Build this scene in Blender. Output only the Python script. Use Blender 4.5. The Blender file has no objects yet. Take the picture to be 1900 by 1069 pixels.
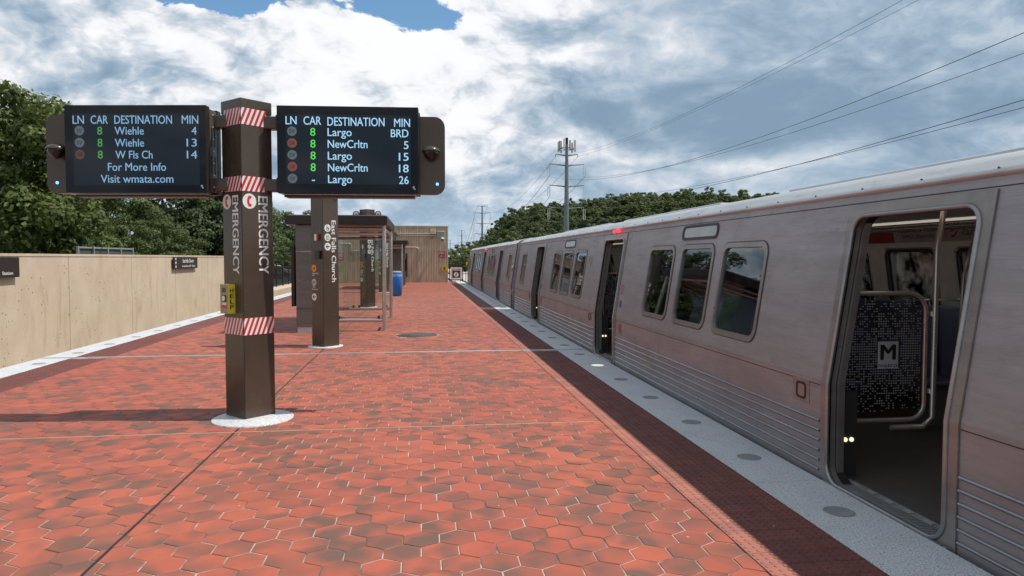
import bpy, bmesh, math, random
import numpy as np
from mathutils import Vector, Matrix, Euler
from mathutils.geometry import tessellate_polygon
random.seed(7); rng = np.random.default_rng(7)
R = math.radians
sc = bpy.context.scene
COL = sc.collection

# ------------------------------------------------------------------ camera
CAMZ = 1.65
cam_d = bpy.data.cameras.new('camera'); cam = bpy.data.objects.new('camera', cam_d); COL.objects.link(cam)
cam_d.sensor_width = 36.0; cam_d.lens = 36.0 * 1320 / 1900
cam_d.clip_start = 0.05; cam_d.clip_end = 6000
YAW, PITCH = R(7.29), R(2.41)
cam.location = (0, 0, CAMZ); cam.rotation_euler = (R(90) - PITCH, 0, -YAW)
sc.camera = cam
FWD = Vector((math.sin(YAW)*math.cos(PITCH), math.cos(YAW)*math.cos(PITCH), -math.sin(PITCH)))
RGT = Vector((math.cos(YAW), -math.sin(YAW), 0)); UPV = RGT.cross(FWD)
def ray(x, y): return FWD*1320 + RGT*(x-950) - UPV*(y-534.5)
def inview(x, y, z, m=0):
    v = Vector((x, y, z-CAMZ)); zc = v.dot(FWD)
    if zc < .2: return False
    px = 950+1320*v.dot(RGT)/zc; py = 534.5-1320*v.dot(UPV)/zc
    return -m < px < 1900+m and -m < py < 1069+m

# ------------------------------------------------------------------ light
SUN_EL, SUN_AZ = R(59.6), R(97.5)          # azimuth clockwise from +Y
sd = bpy.data.lights.new('sun', 'SUN'); sd.energy = 3.9; sd.angle = R(0.53); sd.color = (1.0, .955, .88)
so = bpy.data.objects.new('sun', sd); COL.objects.link(so)
sdir = Vector((math.cos(SUN_EL)*math.sin(SUN_AZ), math.cos(SUN_EL)*math.cos(SUN_AZ), math.sin(SUN_EL)))
so.rotation_euler = sdir.to_track_quat('Z', 'Y').to_euler(); so.location = sdir*60
sc.view_settings.view_transform = 'Standard'; sc.view_settings.look = 'None'
sc.view_settings.exposure = 0.18; sc.view_settings.gamma = 1.0
try: sc.view_settings.use_curve_mapping = False
except Exception: pass
sc.render.engine = 'CYCLES'

# ------------------------------------------------------------------ sky: Nishita + procedural clouds
world = bpy.data.worlds.new('World'); sc.world = world; world.use_nodes = True
wt = world.node_tree; wt.nodes.clear()
def wn(t, **k):
    n = wt.nodes.new(t)
    for a, b in k.items(): setattr(n, a, b)
    return n
def setin(tree, n, i, v):
    if isinstance(v, bpy.types.NodeSocket): tree.links.new(v, n.inputs[i])
    else: n.inputs[i].default_value = v
def wm(op, a, b=0.0, c=None, clamp=False):
    n = wn('ShaderNodeMath', operation=op); n.use_clamp = clamp
    setin(wt, n, 0, a); setin(wt, n, 1, b)
    if c is not None: setin(wt, n, 2, c)
    return n.outputs[0]
def wvm(op, a, b=(0, 0, 0), out=0):
    n = wn('ShaderNodeVectorMath', operation=op); setin(wt, n, 0, a)
    if op not in ('LENGTH',): setin(wt, n, 1, b)
    return n.outputs[out]
def wnoise(vec, scale, detail, rough, dist=0.0, lac=2.0):
    n = wn('ShaderNodeTexNoise'); wt.links.new(vec, n.inputs['Vector'])
    n.inputs['Scale'].default_value = scale; n.inputs['Detail'].default_value = detail
    n.inputs['Roughness'].default_value = rough; n.inputs['Distortion'].default_value = dist
    n.inputs['Lacunarity'].default_value = lac
    return n.outputs['Fac']
def wmixc(f, a, b):
    n = wn('ShaderNodeMix', data_type='RGBA'); setin(wt, n, 0, f); setin(wt, n, 6, a); setin(wt, n, 7, b)
    return n.outputs[2]
def wsm(x, a, b):
    n = wn('ShaderNodeMapRange', interpolation_type='SMOOTHSTEP'); setin(wt, n, 0, x)
    n.inputs[1].default_value = a; n.inputs[2].default_value = b
    return n.outputs[0]
sky = wn('ShaderNodeTexSky', sky_type='NISHITA', sun_disc=False)
sky.sun_elevation = SUN_EL; sky.sun_rotation = SUN_AZ; sky.air_density = 1.0; sky.dust_density = .6; sky.ozone_density = 1.6
tc = wn('ShaderNodeTexCoord'); dirv = wvm('NORMALIZE', tc.outputs['Generated'])
sep = wn('ShaderNodeSeparateXYZ'); wt.links.new(dirv, sep.inputs[0])
dx, dy, dz = sep.outputs
zz = wm('ADD', wm('MAXIMUM', dz, 0.0), .22)
cv = wn('ShaderNodeCombineXYZ'); wt.links.new(wm('DIVIDE', dx, zz), cv.inputs[0]); wt.links.new(wm('DIVIDE', dy, zz), cv.inputs[1])
cv.inputs[2].default_value = 3.7
plane = cv.outputs[0]                       # cloud-layer coordinates: clouds flatten towards the horizon
azi = wm('ARCTAN2', dx, dy); ele = wm('ARCSINE', dz)
uvn = wn('ShaderNodeCombineXYZ'); wt.links.new(azi, uvn.inputs[0]); wt.links.new(ele, uvn.inputs[1]); uv = uvn.outputs[0]
def lobe(px, py, sx, sy, amp):              # a cloud mass at a compass direction and height (degrees wide sx, tall sy)
    d = ray(px, py).normalized(); u0, v0 = math.atan2(d.x, d.y), math.asin(d.z)
    q = wvm('MULTIPLY', wvm('SUBTRACT', uv, (u0, v0, 0)), (1/R(sx), 1/R(sy), 0))
    return wm('MULTIPLY', wm('POWER', 2.71828, wm('MULTIPLY', wvm('DOT_PRODUCT', q, q, 1), -1.0)), amp)
def total(ls):
    s = ls[0]
    for l in ls[1:]: s = wm('ADD', s, l)
    return s
nv = wvm('MULTIPLY', dirv, (1.0, 1.0, 1.9))          # clouds are wider than tall
wrp = wn('ShaderNodeTexNoise'); wt.links.new(nv, wrp.inputs['Vector']); wrp.inputs['Scale'].default_value = 2.6; wrp.inputs['Detail'].default_value = 5; wrp.inputs['Roughness'].default_value = .55
nw = wvm('ADD', nv, wvm('MULTIPLY', wvm('SUBTRACT', wrp.outputs['Color'], (.5, .5, .5)), (.22, .22, .22)))
def billow(v, sc0):                          # cauliflower relief: sharp creases between rounded tops
    s = None
    for k in range(5):
        b = wm('ABSOLUTE', wm('SUBTRACT', wnoise(v, sc0*2.1**k, 0, .5), .5)); b = wm('MULTIPLY', b, 2.6*.58**k)
        s = b if s is None else wm('ADD', s, b)
    return s
fine = wnoise(nw, 11.0, 12, .66)
mid = wnoise(plane, 1.7, 12, .62, .2)
mass = wnoise(nw, 3.0, 10, .60)
sunup = (.012, 0.0, .050)
b0 = billow(nw, 5.5); b1 = billow(wvm('ADD', nw, sunup), 5.5)
relief = wm('SUBTRACT', b0, b1)
bright = total([lobe(640, 70, 13, 5, .17), lobe(800, 110, 9, 6, .28), lobe(860, 200, 12, 3.0, .16), lobe(330, 190, 20, 5, .06), lobe(900, 15, 8, 2.4, .2),
                lobe(700, 230, 12, 4, .1), lobe(1215, 10, 3, 2, .22), lobe(1190, 110, 7, 1.6, .22), lobe(1020, 20, 4, 2, .12), lobe(1350, 250, 9, 1.6, -.12), lobe(1560, 330, 20, 3, -.02), lobe(200, 60, 12, 2.4, .20),
                lobe(1200, 210, 9, 2.0, -.22), lobe(1050, 180, 5, 2.2, -.24), lobe(1450, 190, 11, 2.2, -.20), lobe(1750, 70, 14, 6, -.17), lobe(1500, 260, 22, 7, -.08), lobe(1100, 60, 5, 2.2, -.10), lobe(1780, 215, 6, 1.6, -.24),
                lobe(430, 130, 14, 1.2, -.10), lobe(740, 178, 9, 1.0, -.16), lobe(60, 190, 10, 4, .04), lobe(250, 160, 9, 1.6, -.06), lobe(1150, 400, 30, 2.6, .02)])
calm = wm('SUBTRACT', 1.0, wm('MULTIPLY', wsm(azi, R(7), R(17)), .48))      # smoother stratus towards the east
tval = wm('ADD', wm('MULTIPLY', calm, wm('ADD', wm('MULTIPLY', wm('SUBTRACT', mass, .5), 1.0), wm('MULTIPLY', wm('SUBTRACT', fine, .5), .85))), wm('ADD', wm('MULTIPLY', wm('SUBTRACT', mid, .5), .55), bright))
tval = wm('ADD', tval, wm('MULTIPLY', calm, wm('MULTIPLY', relief, .60)))
tval = wm('ADD', tval, .56)
tq = wsm(tval, .05, 1.20)
ramp = wn('ShaderNodeValToRGB'); wt.links.new(tq, ramp.inputs[0])
e = ramp.color_ramp.elements
e[0].position = 0.0; e[0].color = (2.1, 3.05, 4.1, 1)
e[1].position = 1.0; e[1].color = (8.7, 8.8, 9.0, 1)
for p_, c_ in ((.25, (3.3, 4.3, 5.35, 1)), (.46, (4.7, 5.45, 6.25, 1)), (.64, (6.1, 6.55, 7.1, 1)), (.82, (8.0, 8.15, 8.4, 1))):
    k = e.new(p_); k.color = c_
# open blue between the clouds
hole = total([lobe(350, -2, 5, .9, .50), lobe(440, -2, 3, .9, .50), lobe(700, 4, 3.0, 1.0, .46), lobe(775, 26, 2.6, 1.5, .62), lobe(840, 36, 3.0, .8, .50), lobe(300, -170, 22, 3.2, .5), lobe(740, -150, 12, 3, .45)])
clr = wm('ADD', hole, wm('SUBTRACT', wm('MULTIPLY', wm('SUBTRACT', fine, .5), -1.5), wm('MULTIPLY', wm('SUBTRACT', b0, .45), .35)))
clr = wm('MULTIPLY', wsm(clr, .24, .36), wsm(hole, .10, .22))
skyc = wvm('MULTIPLY', sky.outputs[0], (.95, 1.2, 1.25))
col = wmixc(clr, ramp.outputs[0], skyc)
hz = wsm(dz, .14, -.01)
col = wmixc(wm('MULTIPLY', hz, .6), col, (4.3, 5.6, 6.9, 1))
bgn = wn('ShaderNodeBackground'); wt.links.new(col, bgn.inputs[0]); bgn.inputs[1].default_value = .1
wo = wn('ShaderNodeOutputWorld'); wt.links.new(bgn.outputs[0], wo.inputs[0])

# ------------------------------------------------------------------ materials
class NT:
    def __init__(s, name):
        s.m = bpy.data.materials.new(name); s.m.use_nodes = True; s.t = s.m.node_tree; s.t.nodes.clear()
        s.out = s.t.nodes.new('ShaderNodeOutputMaterial'); s.b = s.t.nodes.new('ShaderNodeBsdfPrincipled')
        s.t.links.new(s.b.outputs[0], s.out.inputs[0]); s.tc = s.t.nodes.new('ShaderNodeTexCoord')
        g = s.t.nodes.new('ShaderNodeNewGeometry'); s.pos = g.outputs['Position']
    def n(s, t, **k):
        x = s.t.nodes.new(t)
        for a, b in k.items(): setattr(x, a, b)
        return x
    def set(s, n, i, v): setin(s.t, n, i, v)
    def scale(s, v, k):
        n = s.n('ShaderNodeVectorMath', operation='MULTIPLY'); s.set(n, 0, v); n.inputs[1].default_value = k; return n.outputs[0]
    def noise(s, v, sc_, det=4, ro=.5, dist=0, w=None):
        n = s.n('ShaderNodeTexNoise')
        if w is not None: n.noise_dimensions = '4D'; s.set(n, 'W', w)
        s.set(n, 'Vector', v); n.inputs['Scale'].default_value = sc_; n.inputs['Detail'].default_value = det
        n.inputs['Roughness'].default_value = ro; n.inputs['Distortion'].default_value = dist
        return n.outputs['Fac']
    def vor(s, v, sc_, feat='F1', rnd=1):
        n = s.n('ShaderNodeTexVoronoi', feature=feat); s.set(n, 'Vector', v); n.inputs['Scale'].default_value = sc_; n.inputs['Randomness'].default_value = rnd
        return n.outputs['Distance']
    def ma(s, op, a, b=0.0):
        n = s.n('ShaderNodeMath', operation=op); s.set(n, 0, a); s.set(n, 1, b); return n.outputs[0]
    def mr(s, x, a, b, c=0.0, d=1.0):
        n = s.n('ShaderNodeMapRange'); s.set(n, 0, x)
        for i, q in enumerate((a, b, c, d)): n.inputs[i+1].default_value = q
        return n.outputs[0]
    def mix(s, f, a, b, mode='MIX'):
        n = s.n('ShaderNodeMix', data_type='RGBA', blend_type=mode); s.set(n, 0, f)
        for i, q in ((6, a), (7, b)): s.set(n, i, (*q, 1) if isinstance(q, tuple) and len(q) == 3 else q)
        return n.outputs[2]
    def attr(s, name, typ='GEOMETRY'):
        n = s.n('ShaderNodeAttribute', attribute_type=typ); n.attribute_name = name; return n.outputs['Fac']
    def bump(s, h, st=.3, d=.01):
        n = s.n('ShaderNodeBump'); s.set(n, 'Height', h); n.inputs['Strength'].default_value = st; n.inputs['Distance'].default_value = d
        s.t.links.new(n.outputs[0], s.b.inputs['Normal'])
    def c(s, v): s.set(s.b, 'Base Color', (*v, 1) if isinstance(v, tuple) and len(v) == 3 else v)
    def r(s, v): s.set(s.b, 'Roughness', v)
def simple(name, col, rough=.5, metal=0.0, var=.12, sc_=6, emit=0.0, spec=None, bump=0):
    m = NT(name); nz = m.noise(m.pos, sc_, 5, .6)
    f = m.mr(nz, .3, .7, 1-var, 1+var)
    cc = m.n('ShaderNodeVectorMath', operation='SCALE'); cc.inputs[0].default_value = col; m.set(cc, 'Scale', f)
    m.c(cc.outputs[0]); m.r(m.mr(nz, .3, .7, max(.02, rough-.06), rough+.06)); m.b.inputs['Metallic'].default_value = metal
    if spec is not None: m.b.inputs['Specular IOR Level'].default_value = spec
    if bump: m.bump(m.noise(m.pos, sc_*8, 4, .6), bump, .004)
    if emit: m.b.inputs['Emission Color'].default_value = (*col, 1); m.b.inputs['Emission Strength'].default_value = emit
    return m.m
M = {}
# clay hexagon pavers
def clay(name, a, b, dark, wear=1.0):
    m = NT(name)
    tint = m.ma('ADD', m.attr('tint'), m.attr('tint', 'OBJECT'))
    w = m.ma('MULTIPLY', tint, 90.0)
    base = m.mix(m.mr(m.noise(m.pos, .35, 3, .5), .35, .65), a, b)
    base = m.mix(m.mr(tint, 0, 1, 0, .55), base, (b[0]*.72, b[1]*.80, b[2]*.88))
    n1 = m.noise(m.pos, 4.0, 1, .4, 0, w)
    n1b = m.noise(m.pos, 2.4, 1, .4, 0, m.ma('ADD', w, 31.0))
    flash = m.ma('MULTIPLY', m.mr(m.ma('MAXIMUM', n1, m.ma('SUBTRACT', n1b, .01)), .46, .66), m.mr(m.noise(m.pos, .9, 2), .3, .55, .55, 1.0))
    base = m.mix(m.ma('MULTIPLY', flash, .92*wear), base, dark)
    sp = m.noise(m.pos, 150, 3, .7)
    base = m.mix(m.mr(sp, .55, .72, 0, .5), base, (a[0]*.45, a[1]*.5, a[2]*.6))
    stain = m.mr(m.noise(m.pos, .8, 8, .68, .6), .52, .70, 0, .40)
    base = m.mix(stain, base, (a[0]*.5, a[1]*.62, a[2]*.75))
    eff = m.ma('MULTIPLY', m.mr(m.vor(m.pos, 4.2), .045, .02), m.mr(m.noise(m.pos, 60, 2), .4, .5))
    base = m.mix(m.ma('MULTIPLY', eff, .7), base, (.7, .6, .52))
    m.c(base); m.r(m.mr(n1, .3, .7, .62, .8)); m.b.inputs['Specular IOR Level'].default_value = .35
    m.bump(m.ma('ADD', m.ma('MULTIPLY', sp, .5), m.noise(m.pos, 25, 4, .6)), .35, .003)
    return m.m
M['clay'] = clay('clay_paver', (.47, .122, .068), (.40, .092, .056), (.125, .078, .060))
M['tactile'] = clay('tactile_clay', (.205, .062, .048), (.17, .052, .042), (.12, .055, .045), .5)
M['tactile_pale'] = clay('pale_tactile_clay', (.43, .165, .115), (.37, .135, .095), (.22, .10, .075), .4)
m = NT('grout'); n = m.noise(m.pos, 1.9, 5, .6, .8); n2 = m.noise(m.pos, 60, 4, .6)
g = m.mix(m.mr(n, .40, .54), (.09, .075, .06), (.48, .43, .38)); m.c(m.mix(m.mr(n2, .3, .7, 0, .4), g, (.2, .16, .13))); m.r(.9); m.bump(n2, .5, .004); M['grout'] = m.m
m = NT('granite'); v = m.noise(m.pos, 95, 3, .8); v2 = m.noise(m.pos, 48, 2, .6); bigv = m.noise(m.pos, 2.2, 5, .6, .4)
g = m.mix(m.mr(v, .42, .60), (.36, .365, .38), (.78, .78, .785)); g = m.mix(m.mr(v2, .60, .68, 0, .75), g, (.10, .10, .11))
g = m.mix(m.mr(bigv, .45, .7, 0, .30), g, (.36, .35, .33)); tn = m.attr('tint', 'OBJECT'); g = m.mix(m.mr(tn, 0, 1, 0, .18), g, (.55, .54, .55))
m.c(g); m.r(m.mr(v, .3, .7, .45, .75)); m.bump(v, .2, .002); M['granite'] = m.m
m = NT('wall_concrete'); n = m.noise(m.pos, .8, 6, .6, .5); st = m.noise(m.scale(m.pos, (2.0, 2.0, .45)), 1.2, 7, .62, .6)
g = m.mix(m.mr(n, .35, .65), (.515, .405, .295), (.595, .48, .36)); g = m.mix(m.mr(st, .55, .75, 0, .35), g, (.70, .58, .44)); g = m.mix(m.mr(st, .46, .33, 0, .6), g, (.40, .29, .185))
pit = m.ma('MULTIPLY', m.mr(m.vor(m.pos, 5.5), .16, .10), m.mr(m.noise(m.pos, 1.3, 3), .44, .54)); pit2 = m.ma('MULTIPLY', m.mr(m.vor(m.pos, 17), .16, .09), m.mr(m.noise(m.pos, 2.7, 3), .52, .6))
pp = m.ma('MAXIMUM', pit, pit2); g = m.mix(m.ma('MULTIPLY', pp, .75), g, (.13, .095, .065)); gr = m.noise(m.pos, 45, 5, .7); g = m.mix(m.mr(gr, .35, .65, 0, .18), g, (.36, .28, .19))
sw = m.n('ShaderNodeSeparateXYZ'); m.set(sw, 0, m.pos); vib = m.ma('SINE', m.ma('MULTIPLY', sw.outputs[1], 70.0))
m.c(m.mix(m.mr(vib, -1, 1, 0, .025), g, (.33, .25, .17))); m.r(.88); m.bump(m.ma('SUBTRACT', gr, m.ma('MULTIPLY', pp, 1.5)), .5, .01); M['wallc'] = m.m
m = NT('ribbed_concrete'); n = m.noise(m.scale(m.pos, (1, 1, .25)), 3.5, 6, .65, .4); g = m.mix(m.mr(n, .35, .65), (.46, .375, .265), (.62, .52, .385)); n3 = m.noise(m.pos, 30, 4, .7)
m.c(m.mix(m.mr(n3, .4, .7, 0, .35), g, (.30, .245, .175))); m.r(.9); m.bump(n3, .5, .01); M['ribc'] = m.m
m = NT('bronze_metal'); n = m.noise(m.pos, 3, 5, .6); m.c(m.mix(m.mr(n, .35, .65), (.080, .059, .043), (.092, .069, .051))); m.r(m.mr(m.noise(m.pos, 3, 4, .6), .3, .7, .22, .29)); m.b.inputs['Metallic'].default_value = .3
m.bump(m.noise(m.pos, 1.1, 2), .04, .02); M['bronze'] = m.m
M['bronze_dark'] = simple('dark_bronze', (.030, .021, .017), .4, .2)
# brushed stainless car side
def steel(name, c0, c1, r0, r1, stretch, bumpst=.05, metal=.62):
    m = NT(name); streak = m.noise(m.scale(m.pos, stretch), 1.0, 6, .65); cl = m.noise(m.pos, 1.3, 5, .6, .4)
    bandn = m.noise(m.scale(m.pos, (1, .9, 9.0)), 1.0, 4, .55, .2); blot = m.noise(m.scale(m.pos, (1, 1.3, 2.8)), 2.0, 6, .7, .5)
    g = m.mix(m.mr(cl, .3, .7), c0, c1); g = m.mix(m.mr(streak, .35, .65, 0, .35), g, (c0[0]*.72, c0[1]*.70, c0[2]*.70)); g = m.mix(m.mr(bandn, .45, .62, 0, .30), g, (c1[0]*1.2, c1[1]*1.2, c1[2]*1.22))
    g = m.mix(m.mr(blot, .54, .70, 0, .35), g, (c0[0]*.66, c0[1]*.60, c0[2]*.58))
    sc2 = m.noise(m.scale(m.pos, (9, 9, 60)), 1.0, 2, .5, 1.5); g = m.mix(m.mr(sc2, .71, .76, 0, .35), g, (c0[0]*.5, c0[1]*.47, c0[2]*.45))
    m.c(g); m.r(m.ma('ADD', m.mr(streak, .3, .7, r0, r1), m.mr(blot, .4, .7, -.03, .08))); m.b.inputs['Metallic'].default_value = metal
    if bumpst: m.bump(cl, bumpst, .03)
    return m.m
M['carsteel'] = steel('brushed_car_steel', (.315, .305, .312), (.375, .366, .375), .40, .52, (60, 4, 160))
M['trim'] = steel('door_trim_steel', (.26, .245, .23), (.33, .315, .295), .28, .38, (6, 6, 3), 0)
M['rib'] = steel('corrugation_steel', (.30, .295, .295), (.35, .345, .345), .26, .34, (3, 1, 3), 0, .8)
M['roofm'] = steel('car_roof_steel', (.50, .50, .50), (.60, .60, .60), .30, .42, (20, 3, 20))
M['tube'] = steel('stainless_tube', (.50, .45, .41), (.58, .53, .48), .16, .27, (40, 40, 8))
M['clad'] = steel('kiosk_cladding', (.16, .145, .135), (.19, .175, .16), .34, .46, (12, 12, 40))
M['black'] = simple('black_rubber', (.012, .012, .012), .5)
M['dark'] = simple('dark_underframe', (.022, .02, .019), .7)
M['carfloor'] = simple('car_floor', (.085, .072, .062), .6, 0, .3, 14, bump=.2)
M['inner'] = simple('car_interior_panel', (.70, .68, .65), .4)
M['inner_dark'] = simple('car_interior_dark', (.16, .15, .145), .5)
M['seat'] = simple('navy_seat', (.085, .088, .165), .34, 0, .2)
M['white'] = simple('white_print', (.74, .74, .72), .45, 0, .06)
M['offwhite'] = simple('white_paint', (.60, .60, .58), .5)
M['beige'] = simple('beige_metal', (.50, .42, .29), .45)
M['helpfront'] = simple('help_box_face', (.33, .27, .17), .38)
M['yellow'] = simple('yellow_paint', (.68, .66, .06), .4)
M['signyellow'] = simple('amber_sign', (.70, .40, .02), .45)
M['red'] = simple('red_print', (.50, .03, .03), .4)
M['signred'] = simple('faded_red_sign', (.36, .05, .07), .45)
M['blue'] = simple('blue_plastic', (.008, .20, .68), .4, 0, .1)
M['orange'] = simple('orange_print', (.85, .26, .02), .4)
M['silverp'] = simple('silver_print', (.42, .43, .43), .4)
M['ink'] = simple('black_print', (.012, .012, .012), .4)
M['greyp'] = simple('grey_metal', (.27, .27, .26), .5)
M['steelgrey'] = simple('galvanised_steel', (.20, .21, .215), .5, .4, .2, .8)
M['conduit'] = simple('conduit_grey', (.50, .46, .40), .4, .3)
M['bark'] = simple('bark', (.10, .075, .055), .9, 0, .35, 5, bump=.6)
M['ballast'] = simple('ballast_gravel', (.24, .21, .175), .95, 0, .4, 9, bump=.9)
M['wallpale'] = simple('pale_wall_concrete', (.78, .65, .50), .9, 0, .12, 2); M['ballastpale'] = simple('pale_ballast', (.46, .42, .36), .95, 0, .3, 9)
M['asphalt'] = simple('asphalt', (.055, .055, .055), .9, 0, .2, 4)
M['grass'] = simple('grass_ground', (.085, .11, .035), .95, 0, .4, 1.5, bump=.6)
M['hill'] = simple('wooded_hill_ground', (.035, .05, .018), .95, 0, .4, .1)
M['wire'] = simple('wire_grey', (.06, .065, .07), .5, .3)
M['lens'] = simple('lens_black', (.012, .012, .014), .08)
M['chrome'] = simple('chrome', (.75, .74, .72), .07, 1.0, .03)
M['lightlens'] = simple('edge_light_lens', (.27, .28, .28), .18)
M['iron'] = simple('cast_iron', (.095, .08, .07), .55, .5, .3, 20)
M['scr'] = simple('screen_glass', (.006, .007, .010), .045, 0, .02, spec=.28)
M['paintcar'] = simple('white_car_paint', (.55, .56, .58), .2)
M['darkglass'] = simple('dark_car_glass', (.01, .012, .014), .05)
M['fencegreen'] = simple('grey_green_barrier', (.075, .09, .085), .6, .1)
M['vest'] = simple('yellow_vest', (.60, .80, .05), .7)
M['skin'] = simple('skin', (.25, .13, .08), .6); M['hair'] = simple('dark_hair', (.015, .012, .01), .6); M['cloth'] = simple('dark_clothes', (.02, .022, .035), .8)
M['adwhite'] = simple('advert_white', (.42, .41, .40), .4); M['adred'] = simple('advert_red', (.33, .03, .03), .4)
def emis(name, col, s):
    m = NT(name); m.c((.02, .02, .02)); m.b.inputs['Emission Color'].default_value = (*col, 1); m.b.inputs['Emission Strength'].default_value = s; m.r(.3)
    f = m.noise(m.pos, 900, 1, .5); m.set(m.b, 'Emission Strength', m.mr(f, .3, .7, s*.93, s*1.05)); return m.m
M['ledtxt'] = emis('screen_text_blue', (.40, .72, .98), .85); M['ledtxt_dim'] = emis('screen_text_dim', (.30, .58, .88), .62)
M['ledgreen'] = emis('screen_green', (.12, .85, .10), .75); M['ledgreen_dim'] = emis('screen_green_dim', (.10, .55, .10), .5)
M['scrlit'] = emis('screen_backlight', (.012, .020, .030), .45); M['scrlit'].node_tree.nodes['Principled BSDF'].inputs['Specular IOR Level'].default_value = .28; M['scrlit'].node_tree.nodes['Principled BSDF'].inputs['Roughness'].default_value = .06; M['scrlit'].node_tree.nodes['Principled BSDF'].inputs['Base Color'].default_value = (.004, .005, .007, 1)
M['scrcirc'] = emis('screen_grey_circle', (.12, .17, .19), .55); M['scrred'] = emis('screen_red_circle', (.30, .075, .06), .5); M['scrred_dim'] = emis('screen_red_circle_dim', (.14, .04, .04), .55)
M['ledblue'] = emis('blue_led', (.05, .25, 1.0), 6.0); M['ledred'] = emis('red_lamp', (1.0, .04, .06), 2.2); M['lampwarm'] = emis('warm_door_lamp', (1.0, .93, .62), 1.0); M['edgelit'] = emis('lit_edge_light', (.9, .95, .75), .75)
M['carfill'] = emis('added_car_fill_glow', (1.0, .90, .78), .36)  # added fill glow for the car interiors
def glass(name, tint, rough=.02, base=.03, refl=(.9, .95, 1.0), ior=1.5):
    m = NT(name); t = m.t; t.nodes.remove(m.b)
    tr = m.n('ShaderNodeBsdfTransparent'); tr.inputs[0].default_value = (*tint, 1)
    gl = m.n('ShaderNodeBsdfGlossy'); gl.inputs['Roughness'].default_value = rough; gl.inputs[0].default_value = (*refl, 1)
    fr = m.n('ShaderNodeFresnel'); fr.inputs[0].default_value = ior
    f = m.ma('ADD', fr.outputs[0], base); dirt = m.noise(m.pos, 4, 4, .6); f = m.ma('MULTIPLY', f, m.mr(dirt, .3, .7, .9, 1.05))
    mx = m.n('ShaderNodeMixShader'); m.set(mx, 0, f); t.links.new(tr.outputs[0], mx.inputs[1]); t.links.new(gl.outputs[0], mx.inputs[2]); t.links.new(mx.outputs[0], m.out.inputs[0])
    return m.m
M['carglass'] = glass('tinted_car_window', (.74, .74, .71), .02, .05, ior=1.6)
M['shelterglass'] = glass('shelter_glass', (.93, .96, .945), .01, .01)
M['signglass'] = glass('sign_glass', (.06, .06, .06), .12, .32, (.55, .58, .6))
M['globe'] = glass('clear_globe', (.72, .74, .76), .02, .12)
def leafm(name, a, b, tr=.32):
    m = NT(name); oi = m.n('ShaderNodeObjectInfo'); rnd = oi.outputs['Random']; lt = m.attr('tint')
    n = m.noise(m.pos, .55, 3, .5); f = m.ma('ADD', m.ma('MULTIPLY', lt, .55), m.ma('MULTIPLY', n, .5))
    g = m.mix(m.mr(f, .2, .8), a, b); g = m.mix(m.mr(rnd, 0, 1, 0, .45), g, (a[0]*.75, a[1]*.72, a[2]*.8)); m.c(g); m.r(.55); m.b.inputs['Specular IOR Level'].default_value = .35
    tl = m.n('ShaderNodeBsdfTranslucent'); m.set(tl, 0, m.mix(.4, g, (.16, .22, .03))); mx = m.n('ShaderNodeMixShader'); mx.inputs[0].default_value = tr
    m.t.links.new(m.b.outputs[0], mx.inputs[1]); m.t.links.new(tl.outputs[0], mx.inputs[2]); m.t.links.new(mx.outputs[0], m.out.inputs[0]); return m.m
M['leaf_near'] = leafm('near_leaves', (.065, .098, .026), (.185, .235, .065)); M['leaf_mid'] = leafm('mid_leaves', (.075, .105, .034), (.135, .18, .055))
M['leaf_dark'] = leafm('dark_leaves', (.060, .088, .036), (.115, .15, .055)); M['leaf_far'] = leafm('far_leaves', (.095, .13, .05), (.23, .27, .10))

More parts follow.
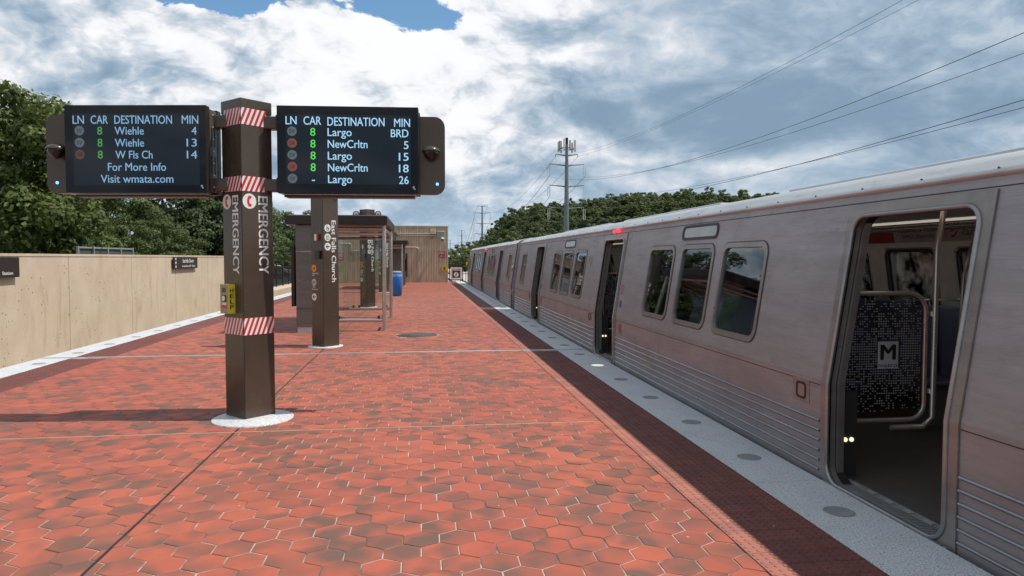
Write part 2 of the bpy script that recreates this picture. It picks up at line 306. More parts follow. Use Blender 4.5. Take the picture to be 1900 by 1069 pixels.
# ------------------------------------------------------------------ mesh helpers
ORG = {}
def V(*a): return Vector(a)
class MB:
    def __init__(s): s.v = []; s.f = []; s.sm = []
    def add(s, vs, fs, sm=False):
        o = len(s.v); s.v += [tuple(q) for q in vs]; s.f += [tuple(i+o for i in f) for f in fs]; s.sm += [sm]*len(fs); return s
    def box(s, x0, x1, y0, y1, z0, z1):
        return s.add([(x0, y0, z0), (x1, y0, z0), (x1, y1, z0), (x0, y1, z0), (x0, y0, z1), (x1, y0, z1), (x1, y1, z1), (x0, y1, z1)],
              [(0, 3, 2, 1), (4, 5, 6, 7), (0, 1, 5, 4), (1, 2, 6, 5), (2, 3, 7, 6), (3, 0, 4, 7)])
    def obox(s, c, u, v, w, a, b, d):      # oriented box, half sizes a b d
        c, u, v, w = Vector(c), Vector(u).normalized(), Vector(v).normalized(), Vector(w).normalized()
        if u.cross(v).dot(w) < 0: w = -w
        vs = [c+u*(a*i)+v*(b*j)+w*(d*k) for k in (-1, 1) for i, j in ((-1, -1), (1, -1), (1, 1), (-1, 1))]
        return s.add(vs, [(0, 3, 2, 1), (4, 5, 6, 7), (0, 1, 5, 4), (1, 2, 6, 5), (2, 3, 7, 6), (3, 0, 4, 7)])
    def cyl(s, p0, p1, r0, r1=None, n=12, cap=True):
        p0, p1 = Vector(p0), Vector(p1); r1 = r0 if r1 is None else r1; d = (p1-p0).normalized()
        a = d.orthogonal().normalized(); b = d.cross(a)
        ring = [(a*math.cos(2*math.pi*i/n)+b*math.sin(2*math.pi*i/n)) for i in range(n)]
        s.add([p0+q*r0 for q in ring]+[p1+q*r1 for q in ring], [(i, (i+1) % n, n+(i+1) % n, n+i) for i in range(n)], True)
        if cap:
            s.add([p0+q*r0 for q in ring], [tuple(range(n-1, -1, -1))]); s.add([p1+q*r1 for q in ring], [tuple(range(n))])
        return s
    def tube(s, pts, r, n=8, closed=False):
        pts = [Vector(p) for p in pts]; N = len(pts); rings = []; a = None
        for i, p in enumerate(pts):
            t = (pts[(i+1) % N]-pts[i-1]) if closed or 0 < i < N-1 else (pts[1]-pts[0] if i == 0 else pts[-1]-pts[-2])
            t.normalize()
            a = t.orthogonal().normalized() if a is None else (a-t*a.dot(t)).normalized()
            b = t.cross(a); rr = r[i] if isinstance(r, (list, tuple)) else r
            rings.append([p+(a*math.cos(2*math.pi*k/n)+b*math.sin(2*math.pi*k/n))*rr for k in range(n)])
        vs = [q for g in rings for q in g]; fs = []
        for i in range(N if closed else N-1):
            j = (i+1) % N
            fs += [(i*n+k, i*n+(k+1) % n, j*n+(k+1) % n, j*n+k) for k in range(n)]
        s.add(vs, fs, True)
        if not closed: s.add(rings[0], [tuple(range(n-1, -1, -1))]); s.add(rings[-1], [tuple(range(n))])
        return s
    def lathe(s, c, axis, prof, n=20):     # prof: (along, radius)
        c, d = Vector(c), Vector(axis).normalized(); a = d.orthogonal().normalized(); b = d.cross(a)
        vs = [c+d*h+(a*math.cos(2*math.pi*k/n)+b*math.sin(2*math.pi*k/n))*max(r, 1e-4) for h, r in prof for k in range(n)]
        return s.add(vs, [(i*n+k, i*n+(k+1) % n, (i+1)*n+(k+1) % n, (i+1)*n+k) for i in range(len(prof)-1) for k in range(n)], True)
    def sphere(s, c, r, n=16, sq=1.0):
        return s.lathe(c, (0, 0, 1), [(-math.cos(math.pi*i/8)*r*sq, math.sin(math.pi*i/8)*r) for i in range(9)], n)
    def prism(s, poly, w, o=(0, 0, 0), u=(1, 0, 0), v=(0, 1, 0), t=.01, holes=()):   # flat outline (maybe with holes) given thickness t along w
        o, u, v, w = Vector(o), Vector(u), Vector(v), Vector(w)
        loops = [list(poly)]+[list(h) for h in holes]
        tris = tessellate_polygon([[Vector((x, y, 0)) for x, y in L] for L in loops])
        flat = [q for L in loops for q in L]; N = len(flat)
        A = [o+u*x+v*y for x, y in flat]; B = [p+w*t for p in A]
        fs = []
        for tr in tris:
            (x0, y0), (x1, y1), (x2, y2) = (flat[i] for i in tr)
            ccw = (x1-x0)*(y2-y0)-(x2-x0)*(y1-y0) > 0
            k = u.cross(v).dot(w)*t > 0
            tr2 = tr if ccw == k else tr[::-1]
            fs.append(tuple(i+N for i in tr2)); fs.append(tuple(tr2[::-1]))
        st = 0
        for L in loops:
            n = len(L); fs += [(st+i, st+(i+1) % n, N+st+(i+1) % n, N+st+i) for i in range(n)]; st += n
        return s.add(A+B, fs)
    def build(s, name, mat, parent=None, bevel=0.0, label=None, recalc=False):
        org = ORG.get(parent.name, Vector((0, 0, 0))) if parent else Vector((0, 0, 0))
        me = bpy.data.meshes.new(name); me.from_pydata([(x-org[0], y-org[1], z-org[2]) for x, y, z in s.v], [], s.f)
        me.polygons.foreach_set('use_smooth', s.sm); me.materials.append(M[mat] if isinstance(mat, str) else mat)
        if recalc:
            bm = bmesh.new(); bm.from_mesh(me); bmesh.ops.recalc_face_normals(bm, faces=bm.faces); bm.to_mesh(me); bm.free()
        me.update(); o = bpy.data.objects.new(name, me); COL.objects.link(o)
        if parent: o.parent = parent; ORG[o.name] = org
        if bevel:
            b = o.modifiers.new('bevel', 'BEVEL'); b.width = bevel; b.segments = 2; b.limit_method = 'ANGLE'; b.angle_limit = R(50)
        if label: o['label'] = label
        return o
def tag(o, label=None, cat=None, group=None, kind=None):
    if label: o['label'] = label
    if cat: o['category'] = cat
    if group: o['group'] = group
    if kind: o['kind'] = kind
    return o
def thing(name, loc, label, cat, group=None):
    o = bpy.data.objects.new(name, None); COL.objects.link(o); o.location = loc; o.empty_display_size = .2
    ORG[o.name] = Vector(loc); return tag(o, label, cat, group)
def copy_tree(o, parent=None):
    c = o.copy(); COL.objects.link(c)
    if parent: c.parent = parent
    for ch in [q for q in o.children]: copy_tree(ch, c)
    return c
def rrect(x0, x1, y0, y1, r, n=5):
    out = []
    rs = r if isinstance(r, (list, tuple)) else (r,)*4     # bl br tr tl
    for (cx, cy, a0), rr in zip(((x0, y0, 180), (x1, y0, 270), (x1, y1, 0), (x0, y1, 90)), rs):
        sx = 1 if cx == x0 else -1; sy = 1 if cy == y0 else -1
        ox, oy = cx+sx*rr, cy+sy*rr
        if rr < 1e-5: out.append((cx, cy)); continue
        for k in range(n+1):
            a = R(a0+90*k/n); out.append((ox+rr*math.cos(a), oy+rr*math.sin(a)))
    return out
def circ(cx, cy, r, n=24): return [(cx+r*math.cos(2*math.pi*i/n), cy+r*math.sin(2*math.pi*i/n)) for i in range(n)]
_tc = {}
def text_geo(s, bold):
    k = (s, bold)
    if k in _tc: return _tc[k]
    cu = bpy.data.curves.new('t', 'FONT'); cu.body = s; cu.resolution_u = 3; cu.offset = bold
    ob = bpy.data.objects.new('t', cu); COL.objects.link(ob); bpy.context.view_layer.update()
    me = bpy.data.meshes.new_from_object(ob.evaluated_get(bpy.context.evaluated_depsgraph_get()))
    vs = [v.co.copy() for v in me.vertices]; fs = [tuple(p.vertices) for p in me.polygons]
    bpy.data.objects.remove(ob); bpy.data.curves.remove(cu); bpy.data.meshes.remove(me)
    _tc[k] = (vs, fs); return _tc[k]
def cap_h(bold): vs, _ = text_geo('H', 0); return max(v.y for v in vs)
def text(s, o, xd, yd, w, h, mat, parent, bold=.012, name='lettering', mb=None, off=.0015, th=.0012, label=None):
    """letters: left baseline at o, run along xd, tops towards yd, width w, cap height h"""
    vs, fs = text_geo(s, 0)
    if not vs: return None
    x0, x1 = min(v.x for v in vs), max(v.x for v in vs); sx = w/(x1-x0); sy = h/cap_h(bold)
    o, xd, yd = Vector(o), Vector(xd).normalized(), Vector(yd).normalized(); nrm = xd.cross(yd)
    g = mb or MB(); bw = h*bold*1.5
    for q_, sh in enumerate((0.0, -bw, bw)):
        P = [o+xd*((v.x-x0)*(sx-2*bw/(x1-x0))+bw+sh)+yd*(v.y*sy)+nrm*(off+th+q_*th*.15) for v in vs]; g.add(P, fs)
    return None if mb else g.build(name, mat, parent, label=label)
def disc(mb, c, xd, yd, r, t=.002, n=24, ry=None, off=0.0):
    xd, yd = Vector(xd).normalized(), Vector(yd).normalized(); w = xd.cross(yd)
    return mb.prism([(r*math.cos(2*math.pi*i/n), (ry or r)*math.sin(2*math.pi*i/n)) for i in range(n)], w, Vector(c)+w*off, xd, yd, t)
def bigmesh(name, verts, faces, mat, parent=None, tint=None, smooth=False):
    me = bpy.data.meshes.new(name); nv = len(verts); nf = len(faces); k = faces.shape[1]
    me.vertices.add(nv); me.vertices.foreach_set('co', np.asarray(verts, dtype=np.float32).ravel())
    me.loops.add(nf*k); me.loops.foreach_set('vertex_index', faces.astype(np.int32).ravel())
    me.polygons.add(nf); me.polygons.foreach_set('loop_start', np.arange(0, nf*k, k, dtype=np.int32)); me.polygons.foreach_set('loop_total', np.full(nf, k, dtype=np.int32))
    if smooth: me.polygons.foreach_set('use_smooth', np.ones(nf, dtype=bool))
    if tint is not None:
        a = me.attributes.new('tint', 'FLOAT', 'FACE'); a.data.foreach_set('value', np.asarray(tint, dtype=np.float32))
    me.materials.append(M[mat]); me.update(calc_edges=True); me.validate()
    o = bpy.data.objects.new(name, me); COL.objects.link(o)
    if parent: o.parent = parent
    return o

# ------------------------------------------------------------------ setting: ground, hill, track beds
PX0, PX1 = -6.24, 2.95; PY0, PY1 = -3.0, 50.6
TBZ = -1.25
b = MB(); N = 40; xs = np.concatenate([np.linspace(-2500, -60, 8), np.linspace(-50, 150, 22), np.linspace(200, 2500, 8)]); ys = np.concatenate([np.linspace(-2500, -30, 7), np.linspace(-20, 420, 24), np.linspace(500, 2500, 7)])
vs = [(x, y, TBZ-.12) for y in ys for x in xs]; nx = len(xs)
tag(b.add(vs, [(j*nx+i, j*nx+i+1, (j+1)*nx+i+1, (j+1)*nx+i) for j in range(len(ys)-1) for i in range(nx-1)]).build('ground', 'grass'), kind='structure')
SKYLINE = [(820, 471), (845, 466), (862, 459), (879, 458), (886, 444), (906, 438), (918, 427), (928, 415), (935, 402), (960, 390), (991, 380), (1043, 377), (1095, 371), (1144, 362), (1190, 357), (1236, 356), (1290, 352), (1327, 360), (1373, 361), (1404, 360), (1443, 365), (1500, 372), (1600, 385), (1800, 400), (2000, 420)]
def ridge(x, y):                     # height of the wooded skyline seen in this compass direction, as a slope
    v = Vector((x, y, 0)); zc = max(1.0, v.dot(FWD)); px = 950+1320*v.dot(RGT)/zc
    return (479-float(np.interp(px, [a for a, _ in SKYLINE], [b for _, b in SKYLINE])))/1320, zc
def hill_z(x, y):
    sl, zc = ridge(x, y); k = max(0.0, min(1.0, (zc-225)/95)); k = k*k*(3-2*k)
    return max(TBZ, (CAMZ+sl*min(zc, 345)*(.30+.70*k)-12.0)*min(1, max(0, (zc-190)/40)) + TBZ*(1-min(1, max(0, (zc-190)/40))))
b = MB(); hx = np.linspace(14, 620, 70); hy = np.linspace(120, 620, 60); nx = len(hx)
tag(b.add([(x, y, hill_z(x, y)) for y in hy for x in hx], [(j*nx+i, j*nx+i+1, (j+1)*nx+i+1, (j+1)*nx+i) for j in range(len(hy)-1) for i in range(nx-1)], True).build('hill', 'hill'), kind='structure')
tag(MB().box(-10.1, PX0+.02, -30, 260, TBZ-.4, TBZ).build('left_track_bed', 'ballast'), kind='structure')
tag(MB().box(PX1-.02, 13.2, -30, 260, TBZ-.4, TBZ).build('right_track_bed', 'ballastpale'), kind='structure')
tag(MB().box(-9.8, 7.2, 50.7, 260, TBZ-.35, TBZ-.02).build('far_track_bed', 'ballast'), kind='structure')
tag(MB().box(-60, -12.2, 56, 130, TBZ-.1, TBZ+.55).build('parking_lot', 'asphalt'), kind='structure')
for i, (x, lb) in enumerate(((-8.5, 'far steel rail of the empty left track by the wall'), (-7.07, 'near steel rail of the empty left track by the platform'), (3.77, 'near steel rail under the train'), (5.21, 'far steel rail under the train'))):
    r_ = MB(); r_.box(x-.07, x+.07, -20, 250, TBZ, TBZ+.03); r_.box(x-.012, x+.012, -20, 250, TBZ+.03, TBZ+.12); r_.box(x-.035, x+.035, -20, 250, TBZ+.12, TBZ+.16)
    tag(r_.build('rail', 'iron'), lb, 'rail', 'running rails of the two tracks')

# ------------------------------------------------------------------ platform
plat = tag(MB().box(PX0+.02, PX1-.02, PY0, PY1, TBZ-.3, -.0048).build('platform', 'grout'), kind='structure')
ORG[plat.name] = Vector((0, 0, 0))
W = .2124; ROW = W*.8660; HX0, HY0 = -.113, 3.786
XR = [(-5.125, -1.772), (-1.752, 1.797)]
YR = [(PY0, 6.952), (6.966, 12.50), (12.60, 23.62), (23.66, 35.2), (35.24, PY1-.02)]
def clip(poly, ax, lim, keep_less):
    out = []; n = len(poly)
    for i in range(n):
        p, q = poly[i], poly[(i+1) % n]; dp, dq = p[ax]-lim, q[ax]-lim
        if not keep_less: dp, dq = -dp, -dq
        if dp <= 0: out.append(p)
        if (dp < 0 < dq) or (dq < 0 < dp):
            t = dp/(dp-dq); out.append((p[0]+(q[0]-p[0])*t, p[1]+(q[1]-p[1])*t))
    return out
def hexpts(cx, cy, g=.0037):
    rr = (W/2-g)/math.cos(math.pi/6)
    return [(cx+rr*math.sin(k*math.pi/3), cy+rr*math.cos(k*math.pi/3)) for k in range(6)][::-1]
HOLES = [(-1.777, 7.62, .385), (-1.777, 13.58, .30), (-1.777, 24.3, .30), (-1.777, 34.8, .30), (-1.777, 45.2, .30), (-.09, 15.33, .425)]
def tile_geo(poly, cx, cy, z, tx, ty, bev=.0035, dep=.014):
    n = len(poly); top = []; A = []
    for x, y in poly:
        d = math.hypot(x-cx, y-cy) or 1; k = 1-bev/d
        zt = z+(x-cx)*tx+(y-cy)*ty
        top.append((cx+(x-cx)*k, cy+(y-cy)*k, zt)); A.append((x, y, zt-.003))
    Bt = [(x, y, -dep) for x, y in poly]
    vs = top+A+Bt
    fs = [tuple(range(n))]+[(n+i, n+(i+1) % n, (i+1) % n, i) for i in range(n)]+[(2*n+i, 2*n+(i+1) % n, n+(i+1) % n, n+i) for i in range(n)]
    return vs, fs
cand = []; r0 = int((PY0-HY0)/ROW)-1; r1 = int((PY1-HY0)/ROW)+1
for row in range(r0, r1+1):
    cy = HY0+row*ROW; off = W/2 if row % 2 == 0 else 0
    for k in range(-26, 12):
        cx = HX0+off+k*W
        for (xa, xb) in XR:
            if cx < xa-W/2+.01 or cx > xb+W/2-.01: continue
            for (ya, yb) in YR:
                if cy < ya-.11 or cy > yb+.11: continue
                P = hexpts(cx, cy)
                for ax, lim, kl in ((0, xa, False), (0, xb, True), (1, ya, False), (1, yb, True)):
                    P = clip(P, ax, lim, kl)
                    if len(P) < 3: break
                if len(P) < 3: continue
                mx = sum(p[0] for p in P)/len(P); my = sum(p[1] for p in P)/len(P)
                if any(math.hypot(mx-hx_, my-hy_) < rr_ for hx_, hy_, rr_ in HOLES): continue
                ar = .5*abs(sum(P[i][0]*P[(i+1) % len(P)][1]-P[(i+1) % len(P)][0]*P[i][1] for i in range(len(P))))
                if ar < .0004: continue
                full = len(P) == 6 and ar > .9*W*W*.86*.93
                cand.append((math.hypot(mx, my), P, mx, my, full, inview(mx, my, 0, 25)))
vis = sorted([c for c in cand if c[5]], key=lambda c: c[0])[:300]; visid = set(id(c) for c in vis)
protos = []
for q in range(10):
    P = [(x, y) for x, y in hexpts(0, 0)]
    vs, fs = tile_geo(P, 0, 0, random.uniform(-.0015, .0012), random.uniform(-.012, .012), random.uniform(-.012, .012))
    me = bpy.data.meshes.new('tile'); me.from_pydata(vs, [], fs); me.materials.append(M['clay']); protos.append(me)
for c in vis:
    if c[4]:
        o = bpy.data.objects.new('tile', random.choice(protos)); o.location = (c[2], c[3], 0)
    else:
        vs, fs = tile_geo(c[1], c[2], c[3], random.uniform(-.0015, .001), 0, 0); me = bpy.data.meshes.new('tile'); me.from_pydata(vs, [], fs); me.materials.append(M['clay']); o = bpy.data.objects.new('tile', me)
    COL.objects.link(o); o.parent = plat; o['tint'] = random.random()
vsA, fsA, tn = [], [], []
for c in cand:
    if id(c) in visid: continue
    vs, fs = tile_geo(c[1], c[2], c[3], random.uniform(-.0015, .0012), random.uniform(-.01, .01), random.uniform(-.01, .01)); o_ = len(vsA)
    vsA += vs; fsA += [tuple(i+o_ for i in f) for f in fs]; tn += [random.random()]*len(fs)
me = bpy.data.meshes.new('hexagon_paving'); me.from_pydata(vsA, [], fsA); me.materials.append(M['clay'])
a = me.attributes.new('tint', 'FLOAT', 'FACE'); a.data.foreach_set('value', tn)
o = bpy.data.objects.new('hexagon_paving', me); COL.objects.link(o); o.parent = plat; o['kind'] = 'stuff'

# tactile edge tiles (four columns of square tiles with bumps)
T = .1525
def tact_geo(w, domes, z=0.0):
    b = MB(); g = .0022; h = w/2-g
    vs, fs = tile_geo([(-h, -T/2+g), (h, -T/2+g), (h, T/2-g), (-h, T/2-g)], 0, 0, z, 0, 0, .0025)
    b.add(vs, fs)
    if domes:
        for i in (-1, 0, 1):
            for j in (-1, 0, 1):
                b.lathe((i*w/3, j*T/3, z), (0, 0, 1), [(0, .0150), (.0048, .0110), (.0058, 0.0)], 7)
    return b
def tactile_side(xa, xb, nm, dmax, pale=None):
    w = (xb-xa)/4; lst = []
    ny = int((PY1-.02-PY0)/T)
    for j in range(ny):
        y = PY0+(j+.5)*T
        if abs(y-12.55) < T*.5: continue
        for i in range(4): lst.append((xa+(i+.5)*w, y))
    vis_ = sorted([p for p in lst if inview(p[0], p[1], 0, 10)], key=lambda p: math.hypot(*p))[:150]; S = set(vis_)
    meshes = []
    for q in range(4):
        b = tact_geo(w, True, random.uniform(-.0012, .0008)); me = bpy.data.meshes.new('tactile_tile'); me.from_pydata(b.v, [], b.f); me.materials.append(M['tactile']); meshes.append(me)
    meshes_p = [q.copy() for q in meshes]
    for q in meshes_p: q.name = 'tactile_tile'; q.materials[0] = M['tactile_pale']
    for p in vis_:
        o = bpy.data.objects.new('tactile_tile', random.choice(meshes_p if pale is not None and abs(p[0]-(xa+(pale+.5)*w)) < .01 else meshes)); COL.objects.link(o); o.parent = plat; o.location = (p[0], p[1], 0); o['tint'] = random.random()
    big = MB(); tn = []; mi = []
    G1, G0 = tact_geo(w, True), tact_geo(w, False)
    for p in lst:
        if p in S: continue
        g_ = G1 if (inview(p[0], p[1], 0, 30) and math.hypot(*p) < dmax) else G0; dz_ = random.uniform(-.001, .0008)
        big.add([(x+p[0], y+p[1], z+dz_) for x, y, z in g_.v], g_.f); tn += [random.random()]*len(g_.f); mi += [1 if pale is not None and abs(p[0]-(xa+(pale+.5)*w)) < .01 else 0]*len(g_.f)
    me = bpy.data.meshes.new(nm); me.from_pydata(big.v, [], big.f); me.materials.append(M['tactile']); me.materials.append(M['tactile_pale']); me.polygons.foreach_set('material_index', mi); a = me.attributes.new('tint', 'FLOAT', 'FACE'); a.data.foreach_set('value', tn)
    o = bpy.data.objects.new(nm, me); COL.objects.link(o); o.parent = plat; o['kind'] = 'stuff'
tactile_side(1.803, 2.412, 'tactile_paving', 22.0, 0)
tactile_side(-5.735, -5.13, 'tactile_paving', 17.0)

# granite edge slabs with round edge lights
def slab_mesh(w, l):
    return MB().box(-w/2, w/2, -l/2, l/2, -.16, 0)
SL = 2.55
for side, (xa, xb) in enumerate(((2.416, PX1), (PX0, -5.739))):
    w = xb-xa; xc = (xa+xb)/2
    y0 = 4.9-SL*4
    j = 0
    while y0+j*SL < PY1:
        ya, yb = max(PY0, y0+j*SL), min(PY1, y0+(j+1)*SL); j += 1
        if yb-ya < .3: continue
        g_ = MB().box(xa, xb, ya+.003, yb-.003, -.16, 0).build('granite_slab', 'granite', plat, bevel=.004); g_['tint'] = random.random()
        for q in (-.72, .55):
            yl = ya+SL/2+q if yb-ya > 2.5 else None
            if yl is None: continue
            yl = (y0+(j-1)*SL)+(.66 if q < 0 else 1.93)-.02
            xl = 2.69 if side == 0 else -5.93
            lit = side == 0 and abs(yl-10.6) < .5
            d_ = MB().lathe((xl, yl, 0), (0, 0, 1), [(.0015, .098), (.004, .094), (.004, .080), (.0025, .078)], 28).lathe((xl, yl, 0), (0, 0, 1), [(.0025, .078), (.003, .04), (.0032, 0)], 28)
            d_.build('edge_light', 'edgelit' if lit else ('lightlens' if side == 0 else 'greyp'), g_, label='glowing round edge light' if lit else None)
# steel expansion strips across the platform, paler joint strip and drain cover
MB().box(-6.2, 2.92, 12.505, 12.595, -.01, .0045).build('expansion_strip', 'roofm', plat)
MB().box(-5.12, 1.79, 6.953, 6.965, -.01, .0012).build('tile_joint', 'beige', plat)
MB().box(-1.771, -1.753, PY0, PY1-.05, -.012, -.003).build('sealant_joint', 'black', plat)
MB().box(1.7975, 1.8025, PY0, PY1-.05, -.012, -.001).build('sealant_joint', 'black', plat)

# manhole cover
mh = thing('manhole_cover', (-.09, 15.33, 0), 'round cast iron manhole cover set in the red tiles near the shelter', 'manhole cover')
b = MB().lathe((-.09, 15.33, 0), (0, 0, 1), [(-.01, .43), (.006, .43), (.008, .42), (.008, .385), (.002, .384)], 40); b.build('rim', 'iron', mh)
b = MB().lathe((-.09, 15.33, 0), (0, 0, 1), [(.001, .383), (.006, .380), (.006, 0)], 40)
for k in range(-5, 6):
    h = math.sqrt(max(0, .36**2-(k*.065)**2)); b.box(-.09+k*.065-.012, -.09+k*.065+.012, 15.33-h, 15.33+h, .006, .011)
b.build('lid', 'iron', mh)

# ------------------------------------------------------------------ left retaining wall
wl = thing('concrete_wall', (-10.3, 18, TBZ), 'long tan cast concrete wall beyond the empty left track', 'wall')
yy = [-9.6+4.55*i for i in range(12)]
for i in range(11):
    MB().box(-10.45, -10.2, yy[i]+.012, yy[i+1]-.012, TBZ-.3, 1.69).build('concrete_panel', 'wallc', wl, bevel=.012)
MB().box(-10.43, -10.22, yy[0], yy[-1], TBZ-.3, 1.66).build('joint_filler', 'dark', wl)
for i in range(11):
    MB().box(-10.47, -10.185, yy[i]+.006, yy[i+1]-.006, 1.6905, 1.765).build('coping', 'wallc', wl, bevel=.008)
def wall_sign(y0, y1, z0, z1, label, rows, icons):
    s = thing('station_sign', (-10.1, (y0+y1)/2, z0), label, 'sign', 'station name signs on the wall')
    MB().box(-10.14, -10.08, y0, y1, z0, z1).build('sign_panel', 'bronze_dark', s, bevel=.006)
    for yb in (y0+.4, y1-.4): MB().box(-10.2, -10.14, yb-.05, yb+.05, z0+.08, z1-.08).build('bracket', 'dark', s)
    for t_, yl, w_, zb, h_ in rows: text(t_, (-10.08, yl, zb), (0, -1, 0) if False else (0, 1, 0), (0, 0, 1), w_, h_, 'white', s, .02)
    for (yi, zi) in icons:
        disc(d := MB(), (-10.08, yi, zi), (0, 1, 0), (0, 0, 1), .055, .003, 16); d.build('icon_disc', 'white', s)
wall_sign(30.84, 33.94, 1.2, 1.69, 'dark wall sign with three icons and East Falls Church, right of the wall joint', [('East Falls Church', 31.9, 1.45, 1.46, .15), ('Vienna/Fairfax-GMU  Wiehle', 31.8, 1.75, 1.27, .075)], [(31.05, 1.61), (31.05, 1.45), (31.05, 1.29)])
wall_sign(16.3, 19.45, 1.17, 1.67, 'dark wall sign cut by the left edge of the photo', [('East Falls Church', 17.0, 1.5, 1.45, .15), ('Vienna/Fairfax-GMU  Station', 17.2, 1.95, 1.24, .08)], [(16.5, 1.58), (16.5, 1.42)])

# ------------------------------------------------------------------ pylons
HD = .25; S45 = math.sqrt(.5)
NL, NR = Vector((-S45, -S45, 0)), Vector((S45, -S45, 0))       # outward normals of the two faces seen
UL, UR = Vector((S45, -S45, 0)), Vector((S45, S45, 0))         # run left-to-right along those faces
Z = Vector((0, 0, 1))
def pylon(x, y, h, label, disc_c, group):
    t = thing('station_pylon', (x, y, 0), label, 'pylon', group)
    L, F, RR, Bk = (x-HD, y), (x, y-HD), (x+HD, y), (x, y+HD)
    def scl(k): return [(x+(p[0]-x)*k, y+(p[1]-y)*k) for p in (L, F, RR, Bk)]
    b = MB().prism(scl(1.0), (0, 0, 1), (0, 0, .012), (1, 0, 0), (0, 1, 0), h-.012-.13); b.build('shaft', 'bronze', t, bevel=.008)
    MB().prism(scl(1.012), (0, 0, 1), (0, 0, h-.128), (1, 0, 0), (0, 1, 0), .128).build('cap', 'bronze', t, bevel=.006)
    MB().prism(scl(.985), (0, 0, 1), (0, 0, 0), (1, 0, 0), (0, 1, 0), .02).build('foot', 'dark', t)
    dx_, dy_, dr = disc_c
    MB().lathe((dx_, dy_, 0), (0, 0, 1), [(-.01, dr), (.010, dr), (.014, dr-.006), (.014, 0)], 48).build('base_disc', 'granite', t)
    # two flashes of panel joint along the front corner
    MB().box(x-.003, x+.003, y-HD-.002, y-HD+.006, .02, h-.13).build('corner_seam', 'dark', t)
    return t
def face_pt(t, face, u, z, o=0.0):          # u metres from the left edge of the face
    x, y, _ = ORG[t.name]
    if face == 'L': return Vector((x-HD, y, z))+UL*u+NL*o
    return Vector((x, y-HD, z))+UR*u+NR*o
FW = HD*math.sqrt(2)
def bands(t, z0, z1, u0=0.004, u1=None):
    u1 = u1 or FW-.004
    for face in 'LR':
        ud, nd = (UL, NL) if face == 'L' else (UR, NR)
        o = face_pt(t, face, 0, z0, .001)
        a0, a1 = (u0, FW-.004) if face == 'L' else (.004, u1)
        MB().prism([(a0, 0), (a1, 0), (a1, z1-z0), (a0, z1-z0)], nd, o, ud, Z, .0012).build('warning_band', 'white', t)
        st = MB(); k = a0-.14; hh = z1-z0; sl = .07
        while k < a1:
            P = [(k, 0), (k+.028, 0), (k+.028+sl, hh), (k+sl, hh)]
            P = clip(clip(P, 0, a0, False), 0, a1, True)
            if len(P) >= 3: st.prism(P, nd, face_pt(t, face, 0, z0, .0028), ud, Z, .0008)
            k += .056
        st.build('red_stripes', 'red', t)
P1X, P1Y, PH = -1.777, 7.69, 3.25
p1 = pylon(P1X, P1Y, PH, 'tall dark bronze emergency pylon carrying the two arrival screens', (-1.72, 7.53, .40), 'dark pylons down the middle of the platform')
for z0, z1 in ((2.99, 3.155),): bands(p1, z0, z1, .05, .285)
bands(p1, 2.325, 2.475, .05, .285); bands(p1, .868, 1.04)
for face in 'LR':
    ud, nd = (UL, NL) if face == 'L' else (UR, NR)
    text('EMERGENCY', face_pt(t=p1, face=face, u=.185, z=2.285), -Z, ud, .80, .108, 'white', p1, .02)
    c = face_pt(p1, face, .085, 2.225, .001); d_ = MB(); disc(d_, c, ud, Z, .077, .0015, 32); d_.build('phone_roundel', 'white', p1)
    d_ = MB(); base = c+nd*.0018
    arc = [(.010-.024*math.cos(a), .050*math.sin(a)) for a in np.linspace(-1.1, 1.1, 11)]
    outl = [(x-.013, y) for x, y in arc]+[(x+.012, y*.8) for x, y in arc[::-1]]
    d_.prism(outl, nd, base, ud, Z, .001)
    for sg in (1, -1): d_.prism(rrect(-.014, .022, sg*.040-.014, sg*.040+.014, .008, 3), nd, base+nd*.0002, ud, Z, .001)
    d_.build('phone_symbol', 'red', p1)
# help box on the left face
hb = thing('help_box', tuple(face_pt(p1, 'L', .10, 1.085)), 'yellow sided emergency HELP call box on the pylon face', 'intercom')
o0 = face_pt(p1, 'L', .062, 1.085, 0)
hw, hh, hd = .15, .30, .078
MB().obox(o0+UL*(hw/2)+Z*(hh/2)+NL*(hd/2), UL, Z, NL, hw/2, hh/2, hd/2).build('box_body', 'yellow', hb, bevel=.004)
MB().obox(o0+UL*(hw/2)+Z*(hh/2)+NL*(hd+.002), UL, Z, NL, hw/2-.004, hh/2-.004, .002).build('face_plate', 'helpfront', hb)
q = MB()
for k in range(7): q.obox(o0+UL*(hw*.5)+Z*(hh*.80+k*.007-.02)+NL*(hd+.005), UL, Z, NL, .038, .0018, .001)
q.build('speaker_grille', 'dark', hb)
MB().obox(o0+UL*(hw*.55)+Z*(hh*.52)+NL*(hd+.005), UL, Z, NL, .034, .034, .002).build('button_plate', 'dark', hb)
q = MB(); disc(q, o0+UL*(hw*.55)+Z*(hh*.52)+NL*(hd+.007), UL, Z, .028, .008); q.build('call_button', 'chrome', hb)
MB().obox(o0+UL*(hw*.5)+Z*(hh*.33)+NL*(hd+.005), UL, Z, NL, .04, .012, .001).build('white_label', 'white', hb)
MB().obox(o0+UL*(hw*.5)+Z*(hh*.24)+NL*(hd+.005), UL, Z, NL, .045, .016, .001).build('red_label', 'red', hb)
for k, chh in enumerate('HELP'):
    text(chh, o0+UL*hw+NL*(hd*.80)+Z*(.215-k*.056), -NL, Z, hd*.52, .042, 'ink', hb, .03)

